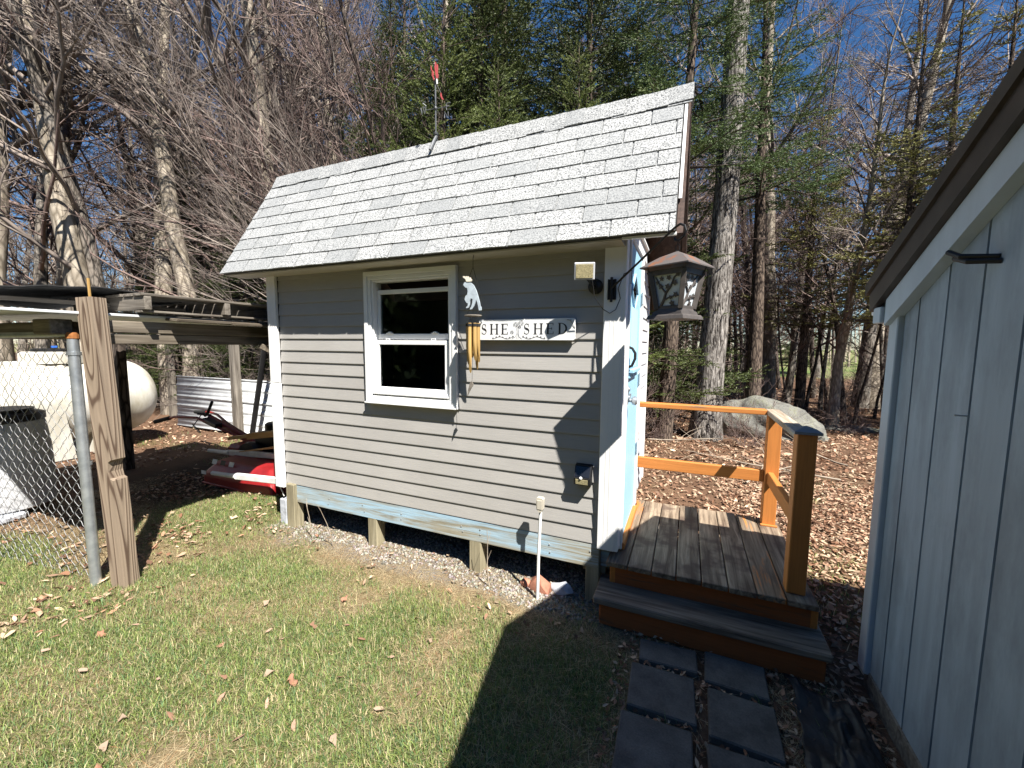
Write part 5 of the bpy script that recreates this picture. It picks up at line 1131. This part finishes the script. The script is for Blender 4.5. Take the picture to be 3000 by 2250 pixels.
# bare trees
bt = [tree_meshes('bare_tree_a', bare_tree(31, 11, .13, 26, .22, (.04, .02), .30, 6, 5, 3), M['bark_grey'], M['twig_grey']),
      tree_meshes('bare_tree_b', bare_tree(32, 13, .17, 28, .30, (-.06, .0), .26, 6, 5, 3), M['bark_pale'], M['twig_grey']),
      tree_meshes('bare_tree_c', bare_tree(33, 9, .085, 26, .18, (.08, -.04), .30, 6, 5, 3), M['bark_dark'], M['twig_red']),
      tree_meshes('bare_tree_d', bare_tree(34, 10, .10, 30, .15, (-.10, .03), .32, 6, 5, 2, .07), M['bark_grey'], M['twig_red']),
      tree_meshes('sapling', bare_tree(35, 6.5, .035, 24, .22, (.05, .05), .22, 4, 4, 0, .06), M['bark_dark'], M['twig_red']),
      tree_meshes('sapling_b', bare_tree(36, 7.5, .05, 26, .25, (-.04, .02), .22, 4, 4, 0, .05), M['bark_grey'], M['twig_grey'])]
KIND = ['grey barked bare tree in the leafless wood', 'pale barked bare tree in the leafless wood', 'thin dark bare tree in the leafless wood', 'leaning grey bare tree in the leafless wood', 'slim dark sapling in the leafless wood', 'slim grey sapling in the leafless wood']
NM = ['bare_tree', 'pale_bare_tree', 'dark_bare_tree', 'leaning_bare_tree', 'dark_sapling', 'grey_sapling']
def zone(x_, y_):
    h_ = math.degrees(math.atan2(x_ - CAM.x, y_ - CAM.y)); d_ = math.hypot(x_ - CAM.x, y_ - CAM.y)
    for lim_, t in ((-62, 'beyond the white tank'), (-54, 'beyond the timber fence post'), (-47, 'beyond the steel panel'), (-38, 'left of the shed roof'), (-24, 'behind the weather vane'), (-10, 'behind the right of the ridge'), (3, 'left of the big ash trunk'), (13, 'behind the boulder'), (90, 'by the outbuilding eave')):
        if h_ < lim_: break
    return t + (', at the wood edge' if d_ < 13 else ', inside the wood' if d_ < 20 else ', deep in the wood')
def wood_tree(v, x_, y_, s_, rz=None): put_tree(NM[v], bt[v], (x_, y_, float(gheight(x_, y_)) - .05), random.uniform(0, 6.28) if rz is None else rz, s_, KIND[v].replace(' in the leafless wood', ' ' + zone(x_, y_)), NM[v].replace('_', ' ') + 's in the wood')
# those one can place on the right
for v, x_, y_, s_ in ((0, 5.18, 12.4, 1.35), (1, 5.5, 12.6, 1.2), (1, 3.43, 8.24, .62), (4, 3.6, 12.3, 1.2), (4, 3.38, 10.2, 1.1), (5, 3.82, 10.7, 1.0), (4, 3.98, 10.8, 1.0), (2, 3.73, 8.55, .75), (3, 3.43, 12.9, 1.15), (5, .24, 24, 1.3), (4, -.24, 20, 1.2), (2, .66, 18.3, 1.0), (5, -1.0, 26, 1.2), (4, 3.93, 8.65, .9), (5, 5.3, 11.1, 1.0), (2, 2.2, 11, .9), (4, 1.6, 14, 1.2), (5, 2.6, 16, 1.3), (0, 6.6, 15, 1.1), (3, 1.4, 19, 1.1), (4, 4.6, 17, 1.3), (5, 6.1, 18.5, 1.2), (2, 7.6, 13.5, 1.0), (4, 2.75, 9.0, .8), (0, 2.4, 13.5, 1.0), (3, 4.2, 14.5, 1.0), (2, 3.0, 17, 1.2), (4, 1.5, 10.2, .9), (5, 2.0, 12.4, 1.1), (4, 4.6, 9.6, .85), (2, 5.6, 9.9, .9), (3, 6.4, 10.8, .8), (4, .3, 12.0, 1.0), (5, -.2, 14.5, 1.1)):
    wood_tree(v, x_, y_, s_)
# the leafless wood on the left and behind
rr = random.Random(17); cnt = 0; pts_ = []
while cnt < 112:
    h_ = R(rr.uniform(-78, 14)); d_ = 8.5 + 22 * rr.random() ** 1.2; x_, y_ = CAM.x + d_ * math.sin(h_), CAM.y + d_ * math.cos(h_)
    if y_ < 3.2 or (x_ > -4.6 and y_ < 9.5) or (x_ < -6 and y_ < 3.6) or any((x_ - a) ** 2 + (y_ - b) ** 2 < .8 for a, b in pts_): continue
    pts_.append((x_, y_)); wood_tree(rr.choice((0, 0, 1, 1, 2, 3, 3, 5)), x_, y_, rr.uniform(.8, 1.25)); cnt += 1
for i in range(16):                                             # tall ones filling the wood beyond the tank and the lean-to
    h_ = R(-77 + i * 2.0 + rr.uniform(-.6, .6)); d_ = rr.uniform(11, 17); x_, y_ = CAM.x + d_ * math.sin(h_), CAM.y + d_ * math.cos(h_)
    if y_ > 3.4 or x_ < -9.8: wood_tree((1, 0, 3, 1)[i % 4], x_, max(y_, 1.2), rr.uniform(1.1, 1.35))
# arching clump whose stems lean out to the left above the lean-to
rng = np.random.default_rng(91); trunks, crown = [], []
for i in range(9):
    az = R(rng.uniform(150, 215)); el = R(rng.uniform(35, 68)); d = np.array([math.cos(az) * math.cos(el), math.sin(az) * math.cos(el) * .8, math.sin(el)])
    p0 = np.array([rng.normal(0, .18), rng.normal(0, .18), 0]); L = rng.uniform(6, 9); P_ = branch(rng, p0, d + np.array([0, 0, .5]), L, 10, .06, -.045); r_ = np.linspace(rng.uniform(.04, .075), .008, 10); trunks.append((P_, r_))
    for j in range(16):
        L1 = rng.uniform(1.2, 3.4); P1, R1 = sprout(rng, P_, r_, rng.uniform(.2, .97), R(rng.uniform(18, 45)), L1, 7, .06, .02, .55, .006); crown.append((P1, R1))
        for k in range(7):
            P2, R2 = sprout(rng, P1, R1, rng.uniform(.1, .95), R(rng.uniform(15, 40)), L1 * rng.uniform(.25, .55), 5, .07, .03, .6, .0032); crown.append((P2, R2))
            for q in range(4): crown.append(sprout(rng, P2, R2, rng.uniform(.1, .95), R(rng.uniform(15, 40)), L1 * rng.uniform(.1, .25), 3, .07, .03, .65, .0023))
V, F = tubes(trunks, 8); ta = npmesh('clump_trunk', V, F, M['bark_dark'], None, True); V, F = tubes(crown, 3); tb_ = npmesh('clump_crown', V, F, M['twig_grey'])
put_tree('arching_tree', (ta, tb_), (-4.6, 3.9, 0), 0, 1.0, 'arching many-stemmed bare tree spreading over the lean-to from behind the shed', 'arching trees behind the shed')
put_tree('arching_tree', (ta, tb_), (-7.6, 6.0, 0), .25, 1.1, 'arching many-stemmed bare tree behind the steel panel', 'arching trees behind the shed')
put_tree('arching_tree', (ta, tb_), (-11.2, 6.4, 0), -.2, 1.05, 'arching many-stemmed bare tree behind the white tank', 'arching trees behind the shed')

# bare shrubs and brush
def shrub(seed, n0, L0, n1, n2, low=25):
    rng = np.random.default_rng(seed); out = []
    for i in range(n0):
        az = rng.uniform(0, 6.283); el = R(rng.uniform(low, 85)); d = np.array([math.cos(az) * math.cos(el), math.sin(az) * math.cos(el), math.sin(el)]); L = L0 * rng.uniform(.5, 1.2)
        P_ = branch(rng, rng.normal(0, .15, 3) * [1, 1, 0], d, L, 7, .13, -.01); r_ = np.linspace(.011, .004, 7); out.append((P_, r_))
        for j in range(n1):
            P1, R1 = sprout(rng, P_, r_, rng.uniform(.15, .97), R(rng.uniform(20, 60)), L * rng.uniform(.25, .6), 5, .13, .02, .65, .0038); out.append((P1, R1))
            for k in range(n2): out.append(sprout(rng, P1, R1, rng.uniform(.1, .95), R(rng.uniform(20, 60)), L * rng.uniform(.08, .25), 3, .13, .02, .7, .003))
    V, F = tubes(out, 3); return V, F
sv = []
for i, mt in enumerate(('twig_grey', 'twig_red', 'twig_pale')):
    V, F = shrub(50 + i, 16, 1.9, 9, 5); sv.append(npmesh('bare_shrub', V, F, M[mt]))
SN = ('grey', 'reddish', 'pale')
def put_shrub(i, x_, y_, s_):
    o = link('bare_shrub', sv[i], None, (x_, y_, float(gheight(x_, y_)) - .03), (0, 0, random.uniform(0, 6.28)), (s_, s_, s_ * random.uniform(.75, 1.1)))
    tag(o, '%s twiggy leafless shrub %s' % (SN[i], zone(x_, y_)), 'shrub', '%s bare shrubs along the wood edge' % SN[i])
rr = random.Random(23); c_ = 0
while c_ < 62:
    h_ = R(rr.uniform(-76, 27)); d_ = rr.uniform(7, 17); x_, y_ = CAM.x + d_ * math.sin(h_), CAM.y + d_ * math.cos(h_)
    if y_ < 3.0 or (-10 < x_ < -5 and y_ < 3.4) or (x_ > .2 and y_ < 8.2): continue
    put_shrub(rr.randrange(3), x_, y_, rr.uniform(.75, 1.35)); c_ += 1
for x_, y_, s_ in ((-.3, 4.6, .55), (.1, 5.6, .6), (1.5, 5.25, .45), (-.7, 3.4, .5), (3.4, 7.3, .5)): put_shrub(rr.randrange(3), x_, y_, s_)

# the wood far off, beyond the ones that can be told apart
def far_wood():
    rng = np.random.default_rng(3); polys = []
    for i in range(420):
        h_ = R(rng.uniform(-80, 33)); d_ = rng.uniform(26, 60) if h_ < R(-8) else rng.uniform(52, 85); x_, y_ = CAM.x + d_ * math.sin(h_), CAM.y + d_ * math.cos(h_); H = rng.uniform(6, 13) * (1 if h_ < R(-8) else .75)
        P_ = branch(rng, np.array([x_, y_, -.3]), np.array([rng.normal(0, .06), 0, 1.]), H, 6, .03, .02); r_ = np.linspace(rng.uniform(.05, .16), .02, 6); polys.append((P_, r_))
        for j in range(13):
            L = H * rng.uniform(.10, .28); P1, R1 = sprout(rng, P_, r_, rng.uniform(.08, .97), R(rng.uniform(25, 65)), L, 4, .12, .05, .5, .016); polys.append((P1, R1))
            for k in range(3): polys.append(sprout(rng, P1, R1, rng.uniform(.1, .95), R(rng.uniform(25, 60)), L * rng.uniform(.3, .6), 3, .12, .05, .6, .011))
    return tubes(polys, 3)
V, F = far_wood(); o = link('far_wood', npmesh('far_wood', V, F, M['twig_pale'])); tag(o, 'leafless wood in the distance beyond the field', 'woodland', kind='stuff')

# unseen evergreens added behind the camera to block skylight and darken the panes' reflection
rng = np.random.default_rng(44); Vs = []
for i in range(22):
    a_ = R(100 + i * 7.4 + rng.uniform(-2, 2)); d_ = rng.uniform(12, 17); cx, cy = CAM.x + d_ * math.sin(a_) , CAM.y + d_ * math.cos(a_); H = rng.uniform(7, 10); N_ = 3600
    u = rng.random(N_) ** .8; z = .3 + u * H; rr_ = (1 - u) * 2.3 * np.sqrt(rng.uniform(.3, 1, N_)) + .1; an = rng.uniform(0, 6.283, N_); p = np.stack([cx + rr_ * np.cos(an), cy + rr_ * np.sin(an), z], 1)
    e1 = rng.normal(0, 1, (N_, 3)); e1 /= np.linalg.norm(e1, axis=1, keepdims=True); e2 = np.cross(e1, rng.normal(0, 1, (N_, 3))); e2 /= np.linalg.norm(e2, axis=1, keepdims=True); e1 *= .42; e2 *= .20
    Vs.append(np.stack([p - e1, p - e2, p + e1, p + e2], 1).reshape(-1, 3))
V = np.concatenate(Vs); F = np.arange(len(V)).reshape(-1, 4); o = link('added_evergreen_belt', npmesh('added_evergreen_belt', V, F, M['hemlock'], np.repeat(rng.uniform(.1, .9, (len(F), 1)), 4, 0).repeat(3, 1))); tag(o, 'unseen belt of evergreens added behind the camera to cut skylight', 'woodland', kind='stuff')

# boulder
rock('boulder', (1.85, 6.5, .20), (.98, .55, .47), 12, M['granite'], 'long lichened boulder behind the orange railing', 'boulder', 5, .30, 1.7)
rock('field_stone', (.10, 6.3, .06), (.22, .16, .14), 15, M['granite'], 'pale round field stone at the foot of the big ash trunk', 'stone', 3, .2)
rock('field_stone', (3.6, 7.6, .03), (.55, .2, .10), 18, M['granite'], 'low flat field stone among the saplings', 'stone', 3, .2)

# fallen branches
for i, (p, L, az, lb) in enumerate((((2.3, 3.6, .03), 1.9, 160, 'pale fallen branch crossing the leaf litter beside the outbuilding'), ((2.6, 4.4, .03), 1.5, 120, 'thin fallen branch behind the porch post'), ((-.1, 4.9, .05), 1.5, 20, 'fallen branch at the back corner of the shed'), ((1.2, 3.0, .03), 1.1, 60, 'short fallen branch left of the porch post'))):
    rng = np.random.default_rng(200 + i); P_ = branch(rng, np.array(p), np.array([math.cos(R(az)), math.sin(R(az)), .04]), L, 8, .08, 0); P_[:, 2] = np.abs(P_[:, 2]) * .5 + .03; r_ = np.linspace(.014, .004, 8); ps = [(P_, r_)]
    for j in range(6): ps.append(sprout(rng, P_, r_, rng.uniform(.2, .9), R(rng.uniform(20, 50)), L * .35, 5, .1, 0, .6, .003))
    V, F = tubes(ps, 5); o = link('fallen_branch', npmesh('fallen_branch', V, F, M['twig_pale'], None, True)); tag(o, lb, 'branch', 'fallen branches')
for i, (x_, y_, h_, lb) in enumerate(((-2.42, -.12, .33, 'upright dry stalk before the left bay of the skid beam'), (-2.16, -.14, .36, 'taller dry stalk before the left bay of the skid beam'), (-.72, -.12, .42, 'dry stalk beside the third foundation post'), (-4.3, -1.35, .5, 'dry weed stalk in front of the chain-link mesh'))):
    rng = np.random.default_rng(300 + i); P_ = branch(rng, np.array([x_, y_, 0]), np.array([rng.normal(0, .08), 0, 1.]), h_, 6, .06, 0); ps = [(P_, np.linspace(.004, .0018, 6))]
    for j in range(2 if i < 3 else 7): ps.append(sprout(rng, P_, ps[0][1], rng.uniform(.3, .9), .5, .08, 3, .1, .1, .7, .0015))
    V, F = tubes(ps, 5); o = link('dry_stalk', npmesh('dry_stalk', V, F, M['twig_pale'])); tag(o, lb, 'stalk', 'dry stalks')

# ---------------------------------------------------------------- grass, straw, litter, gravel
def inside_things(x, y):
    sh = (x > -2.9) & (x < .1) & (y > .12) & (y < 1.6); po = (x > .04) & (x < 1.19) & (y > -.2) & (y < 1.08); gs_ = (x > 1.33) & (y < -.08)
    pv = np.zeros_like(sh)
    for (cx, cy), (w, d), a, lb in PV: pv |= (np.abs(x - cx) < w / 2 + .004) & (np.abs(y - cy) < d / 2 + .004)
    return sh | po | gs_ | pv
def blades(n_, box, keep, hmin, hmax, wid, colf, bend, seed, up=1.0, segs=3):
    rng = np.random.default_rng(seed); x = rng.uniform(box[0], box[1], n_); y = rng.uniform(box[2], box[3], n_)
    k = (rng.random(n_) < keep(x, y)) & ~inside_things(x, y); x, y = x[k], y[k]; N_ = len(x)
    h = rng.uniform(hmin, hmax, N_) * (.6 + .8 * fbm(x * 3, y * 3, 61)); a = rng.uniform(0, 6.283, N_); l_ = rng.uniform(.15, 1, N_) * bend
    z = gheight(x, y); b = np.stack([x, y, z - .004], 1); d = np.stack([np.cos(a), np.sin(a), 0 * a], 1); s_ = np.stack([-np.sin(a), np.cos(a), 0 * a], 1) * (wid * rng.uniform(.6, 1.3, N_) / 2)[:, None]; Z = np.array([0, 0, 1.])
    p1 = b + d * (h * l_ * .35)[:, None] + Z * (h * .6 * up)[:, None]; p2 = b + d * (h * l_)[:, None] + Z * (h * (1 - .35 * l_) * up)[:, None] + Z * .006
    V = np.stack([b - s_, b + s_, p1 + s_ * .75, p1 - s_ * .75, p2], 1).reshape(-1, 3); i0 = np.arange(N_) * 5
    F = np.concatenate([np.stack([i0, i0 + 1, i0 + 2], 1), np.stack([i0, i0 + 2, i0 + 3], 1), np.stack([i0 + 3, i0 + 2, i0 + 4], 1)]); c = colf(rng, x, y, N_)
    return V, F, np.repeat(c, 5, 0)
def gcol(rng, x, y, N_):
    t = fbm(x * 2.2, y * 2.2, 41)[:, None]; g1 = np.array([.135, .195, .050]); g2 = np.array([.260, .310, .090]); g3 = np.array([.100, .170, .065]); c = g1 * (1 - t) + g2 * t
    q = rng.random((N_, 1)); c = np.where(q < .25, g3 * 1.1, c); c = np.where(q > .80, np.array([.46, .39, .22]), c); return c * rng.uniform(.65, 1.35, (N_, 1))
def scol(rng, x, y, N_): c = np.array([.52, .42, .26]) * rng.uniform(.45, 1.15, (N_, 1)); return np.where(rng.random((N_, 1)) < .2, c * np.array([.8, .6, .5]), c)
V1, F1, C1 = blades(330000, (-5.2, .45, -2.35, .45), lambda x, y: cover(x, y) * 1.05, .016, .046, .0030, gcol, 1.35, 1)
V2, F2, C2 = blades(15000, (1.2, 2.6, .3, 4.2), lambda x, y: cover(x, y), .03, .07, .005, gcol, 1.2, 2)
V3, F3, C3 = blades(12000, (-9.2, -4.5, .4, 2.4), lambda x, y: cover(x, y), .04, .09, .007, gcol, 1.2, 3)
V7, F7, C7 = blades(2600, (.2, 1.2, -1.3, -.22), lambda x, y: sstep(.55, .64, fbm(x * 6, y * 6, 57)), .03, .07, .0034, gcol, 1.0, 9)
V4, F4, C4 = blades(9000, (-5.0, .35, -2.3, -.3), lambda x, y: sstep(.60, .66, fbm(x * 4.5, y * 4.5, 55)) * (cover(x, y) > .15), .05, .085, .0036, gcol, .9, 4)
Vg, Fg, Cg, b_ = [], [], [], 0
for v_, f_, c_ in ((V1, F1, C1), (V2, F2, C2), (V3, F3, C3), (V4, F4, C4), (V7, F7, C7)): Vg.append(v_); Fg.append(f_ + b_); Cg.append(c_); b_ += len(v_)
o = link('grass', npmesh('grass', np.concatenate(Vg), np.concatenate(Fg), M['grass'], np.concatenate(Cg))); tag(o, 'short spring lawn grass in front of the shed', 'grass', kind='stuff')
V, F, C = blades(130000, (-5.6, .5, -2.35, .35), lambda x, y: np.clip(.30 + .75 * (1 - cover(x, y)) * (1 - sstep(.0, .3, y)), 0, 1) * (1 - .75 * sstep(.4, .9, 1 - np.abs(x + 4.9)) * (y > -.3)), .03, .075, .0026, scol, 2.2, 5, .22)
V6, F6, C6 = blades(9000, (.22, 1.36, -1.35, -.2), lambda x, y: .25 + .75 * sstep(.7, 1.0, x), .03, .09, .0026, scol, 2.2, 8, .3)
V = np.concatenate([V, V6]); F = np.concatenate([F, F6 + len(V) - len(V6)]); C = np.concatenate([C, C6])
V5, F5, C5 = blades(26000, (-6.5, 3.2, -.2, 5.0), lambda x, y: .5 * (fbm(x * 1.3, y * 1.3, 71) > .5), .05, .13, .004, scol, 2.2, 6, .25)
o = link('dead_grass', npmesh('dead_grass', np.concatenate([V, V5]), np.concatenate([F, F5 + len(V)]), M['grass'], np.concatenate([C, C5]))); tag(o, 'matted dead straw between the lawn and the shed', 'grass', kind='stuff')
# leaf litter
def leafmesh(x, y, z, size, rng, col, tilt=.5):
    N_ = len(x); a = rng.uniform(0, 6.283, N_); out = np.array([[-1, 0, 0], [-.45, .42, .12], [.25, .5, .16], [1, .04, .05], [.3, -.46, .14], [-.5, -.40, .10], [0, 0, -.06]]); s_ = size[:, None]
    jit = rng.normal(0, .09, (N_, 7, 3)) * [1, 1, 1.2]; P_ = (out[None] + jit) * s_[:, :, None] * np.stack([np.ones(N_), rng.uniform(.6, 1, N_), rng.uniform(-.6, 2.2, N_)], 1)[:, None, :]
    ta, tb2 = rng.normal(0, tilt, N_), rng.normal(0, tilt, N_); zz = P_[..., 2] + P_[..., 0] * np.sin(ta)[:, None] * .6 + P_[..., 1] * np.sin(tb2)[:, None] * .6
    X = P_[..., 0] * np.cos(a)[:, None] - P_[..., 1] * np.sin(a)[:, None]; Y = P_[..., 0] * np.sin(a)[:, None] + P_[..., 1] * np.cos(a)[:, None]
    V = np.stack([X + x[:, None], Y + y[:, None], zz + z[:, None]], -1).reshape(-1, 3); i0 = np.arange(N_)[:, None] * 7; F = np.concatenate([np.concatenate([i0 + j, i0 + (j + 1) % 6, i0 + 6], 1) for j in range(6)])
    return V, F, np.repeat(col, 7, 0)
def lcol(rng, N_):
    pal = np.array([[.30, .165, .105], [.38, .235, .16], [.20, .10, .06], [.46, .32, .22], [.14, .075, .05], [.40, .29, .20]]); return pal[rng.integers(0, 6, N_)] * np.array([1.15, 1.2, 1.2]) * rng.uniform(.6, 1.3, (N_, 1))
def litter_pts(n_, box, keep, seed):
    rng = np.random.default_rng(seed); x = rng.uniform(box[0], box[1], n_); y = rng.uniform(box[2], box[3], n_); k = (rng.random(n_) < keep(x, y)) & ~inside_things(x, y); return rng, x[k], y[k]
LV, LF, LC, b_ = [], [], [], 0
shade = lambda x, y: 1 - .9 * (np.abs(x + 4.9) < 1.2) * (np.abs(y - .5) < .8)
for n_, box, keep, s0, s1, sd in ((16000, (.9, 3.6, -.6, 3.6), lambda x, y: (1 - cover(x, y)) * (x > 1.15 - .0 * y) + (y > 1.05), .013, .030, 1), (17000, (-2, 5.5, 1.1, 8.5), lambda x, y: .9 + 0 * x, .018, .036, 2), (9000, (-10, -2.95, -1.6, 4.2), lambda x, y: .55 * (1 - cover(x, y)) * shade(x, y), .02, .038, 3), (7500, (-5.5, -2.7, -1.9, .5), lambda x, y: (1 - cover(x, y)) * .7 * sstep(.45, .6, fbm(x * 2, y * 2, 19)), .012, .03, 4), (9000, (-16, 9, 3.5, 18), lambda x, y: .9 + 0 * x, .04, .075, 5), (500, (-2.9, 0, -.5, .1), lambda x, y: .5 * sstep(.4, .6, fbm(x * 2, y * 2, 29)), .010, .024, 6), (2600, (.2, 1.36, -1.3, -.2), lambda x, y: .7 + 0 * x, .008, .022, 7)):
    rng, x, y = litter_pts(n_, box, keep, sd); N_ = len(x); v_, f_, c_ = leafmesh(x, y, gheight(x, y) + .012 + rng.random(N_) * .02, rng.uniform(s0, s1, N_), rng, lcol(rng, N_)); LV.append(v_); LF.append(f_ + b_); LC.append(c_); b_ += len(v_)
o = link('leaf_litter', npmesh('leaf_litter', np.concatenate(LV), np.concatenate(LF), M['leaf'], np.concatenate(LC))); tag(o, 'brown fallen leaves carpeting the wood floor and yard edges', 'leaves', kind='stuff')
# single leaves on the lawn
rng = np.random.default_rng(77); lobes = []
for q in range(4):
    x0 = np.zeros(1); v_, f_, c_ = leafmesh(x0, x0, x0, np.array([.028]), rng, np.array([[(.34, .21, .15), (.42, .28, .21), (.27, .15, .10), (.36, .26, .19)][q]]), .5); lobes.append(npmesh('dry_leaf', v_, f_, M['leaf'], c_))
oak = MB(); ang = np.linspace(0, 2 * np.pi, 22, endpoint=False); vs = [(.032 * math.cos(a) * (1 + .0), .019 * math.sin(a) * (1 + .38 * math.cos(5 * a)), .012 * math.sin(3 * a) + .006) for a in ang] + [(0, 0, 0)]
oakm = npmesh('dry_leaf', np.array(vs), np.array([[i, (i + 1) % 22, 22] for i in range(22)]), M['leaf'], np.tile(np.array([[.33, .17, .11]]), (23, 1)))
LP = [(1220, 555), (1265, 895)]
pix = [(430, 1275), (200, 760), (970, 870), (1165, 855), (1265, 890), (440, 690), (1490, 535), (1155, 550), (1500, 645), (1220, 705), (1360, 650), (1860, 715), (955, 965), (1155, 985), (745, 1045), (530, 1060), (770, 540), (380, 555), (955, 735), (1800, 620), (1810, 940), (1690, 785), (240, 695), (360, 850), (1030, 1135), (1160, 670), (1470, 870), (445, 1185), (1270, 1085), (685, 885), (1565, 705), (1440, 1150), (560, 535), (590, 650), (1350, 640), (1640, 1010)]
def ground_at(px_, py_):
    d = fw + rt * ((px_ - 1500) / FPX) + up * ((1125 - py_) / FPX); t = -CAM.z / d.z; return CAM + d * t
for i, (a_, b2) in enumerate(pix):
    p = ground_at(a_ / 1.475, 1400 + b2 / 1.475); me = oakm if i in (0, 4, 5, 6) else lobes[i % 4]
    o = link('dry_leaf', me, None, (p.x, p.y, float(gheight(p.x, p.y)) + .022), (R(rr.uniform(-25, 25)), R(rr.uniform(-25, 25)), rr.uniform(0, 6.28)), (rr.uniform(.7, 1.1),) * 3)
    tag(o, 'dry brown leaf lying on the lawn grass', 'leaf', 'dry leaves on the lawn')
# gravel under the shed
rng = np.random.default_rng(9); N_ = 15000; x = rng.uniform(-3.0, .15, N_); y = rng.uniform(-.26, 1.1, N_) ; k = (y > -.06 + .2 * (fbm(x * 2.5, y * 0, 15) - .5) * 2 - .05) & ((y < .55) | (rng.random(N_) < .3)); x, y = x[k], y[k]; N_ = len(x)
oc = np.array([[1, 0, 0], [-1, 0, 0], [0, 1, 0], [0, -1, 0], [0, 0, 1], [0, 0, -1]], float); of = np.array([[0, 2, 4], [2, 1, 4], [1, 3, 4], [3, 0, 4], [2, 0, 5], [1, 2, 5], [3, 1, 5], [0, 3, 5]])
sz = rng.uniform(.006, .017, N_); Vst = (oc[None] * (1 + rng.normal(0, .2, (N_, 6, 3)) ) + rng.normal(0, .15, (N_, 6, 3))) * sz[:, None, None] * np.array([1, .85, .65]); a = rng.uniform(0, 6.28, N_); ca, sa = np.cos(a)[:, None], np.sin(a)[:, None]
Vst = np.stack([Vst[..., 0] * ca - Vst[..., 1] * sa + x[:, None], Vst[..., 0] * sa + Vst[..., 1] * ca + y[:, None], Vst[..., 2] + (gheight(x, y) + sz * .3)[:, None]], -1).reshape(-1, 3); F = (np.arange(N_)[:, None, None] * 6 + of[None]).reshape(-1, 3)
C = np.repeat(np.array([[.29, .265, .23]]) * rng.uniform(.45, 1.25, (N_, 1)) * (1 + rng.normal(0, .06, (N_, 3))), 6, 0).clip(.03, .75)
o = link('gravel', npmesh('gravel', Vst, F, M['stones'], C)); tag(o, 'pale crushed gravel spread under the shed', 'gravel', kind='stuff')
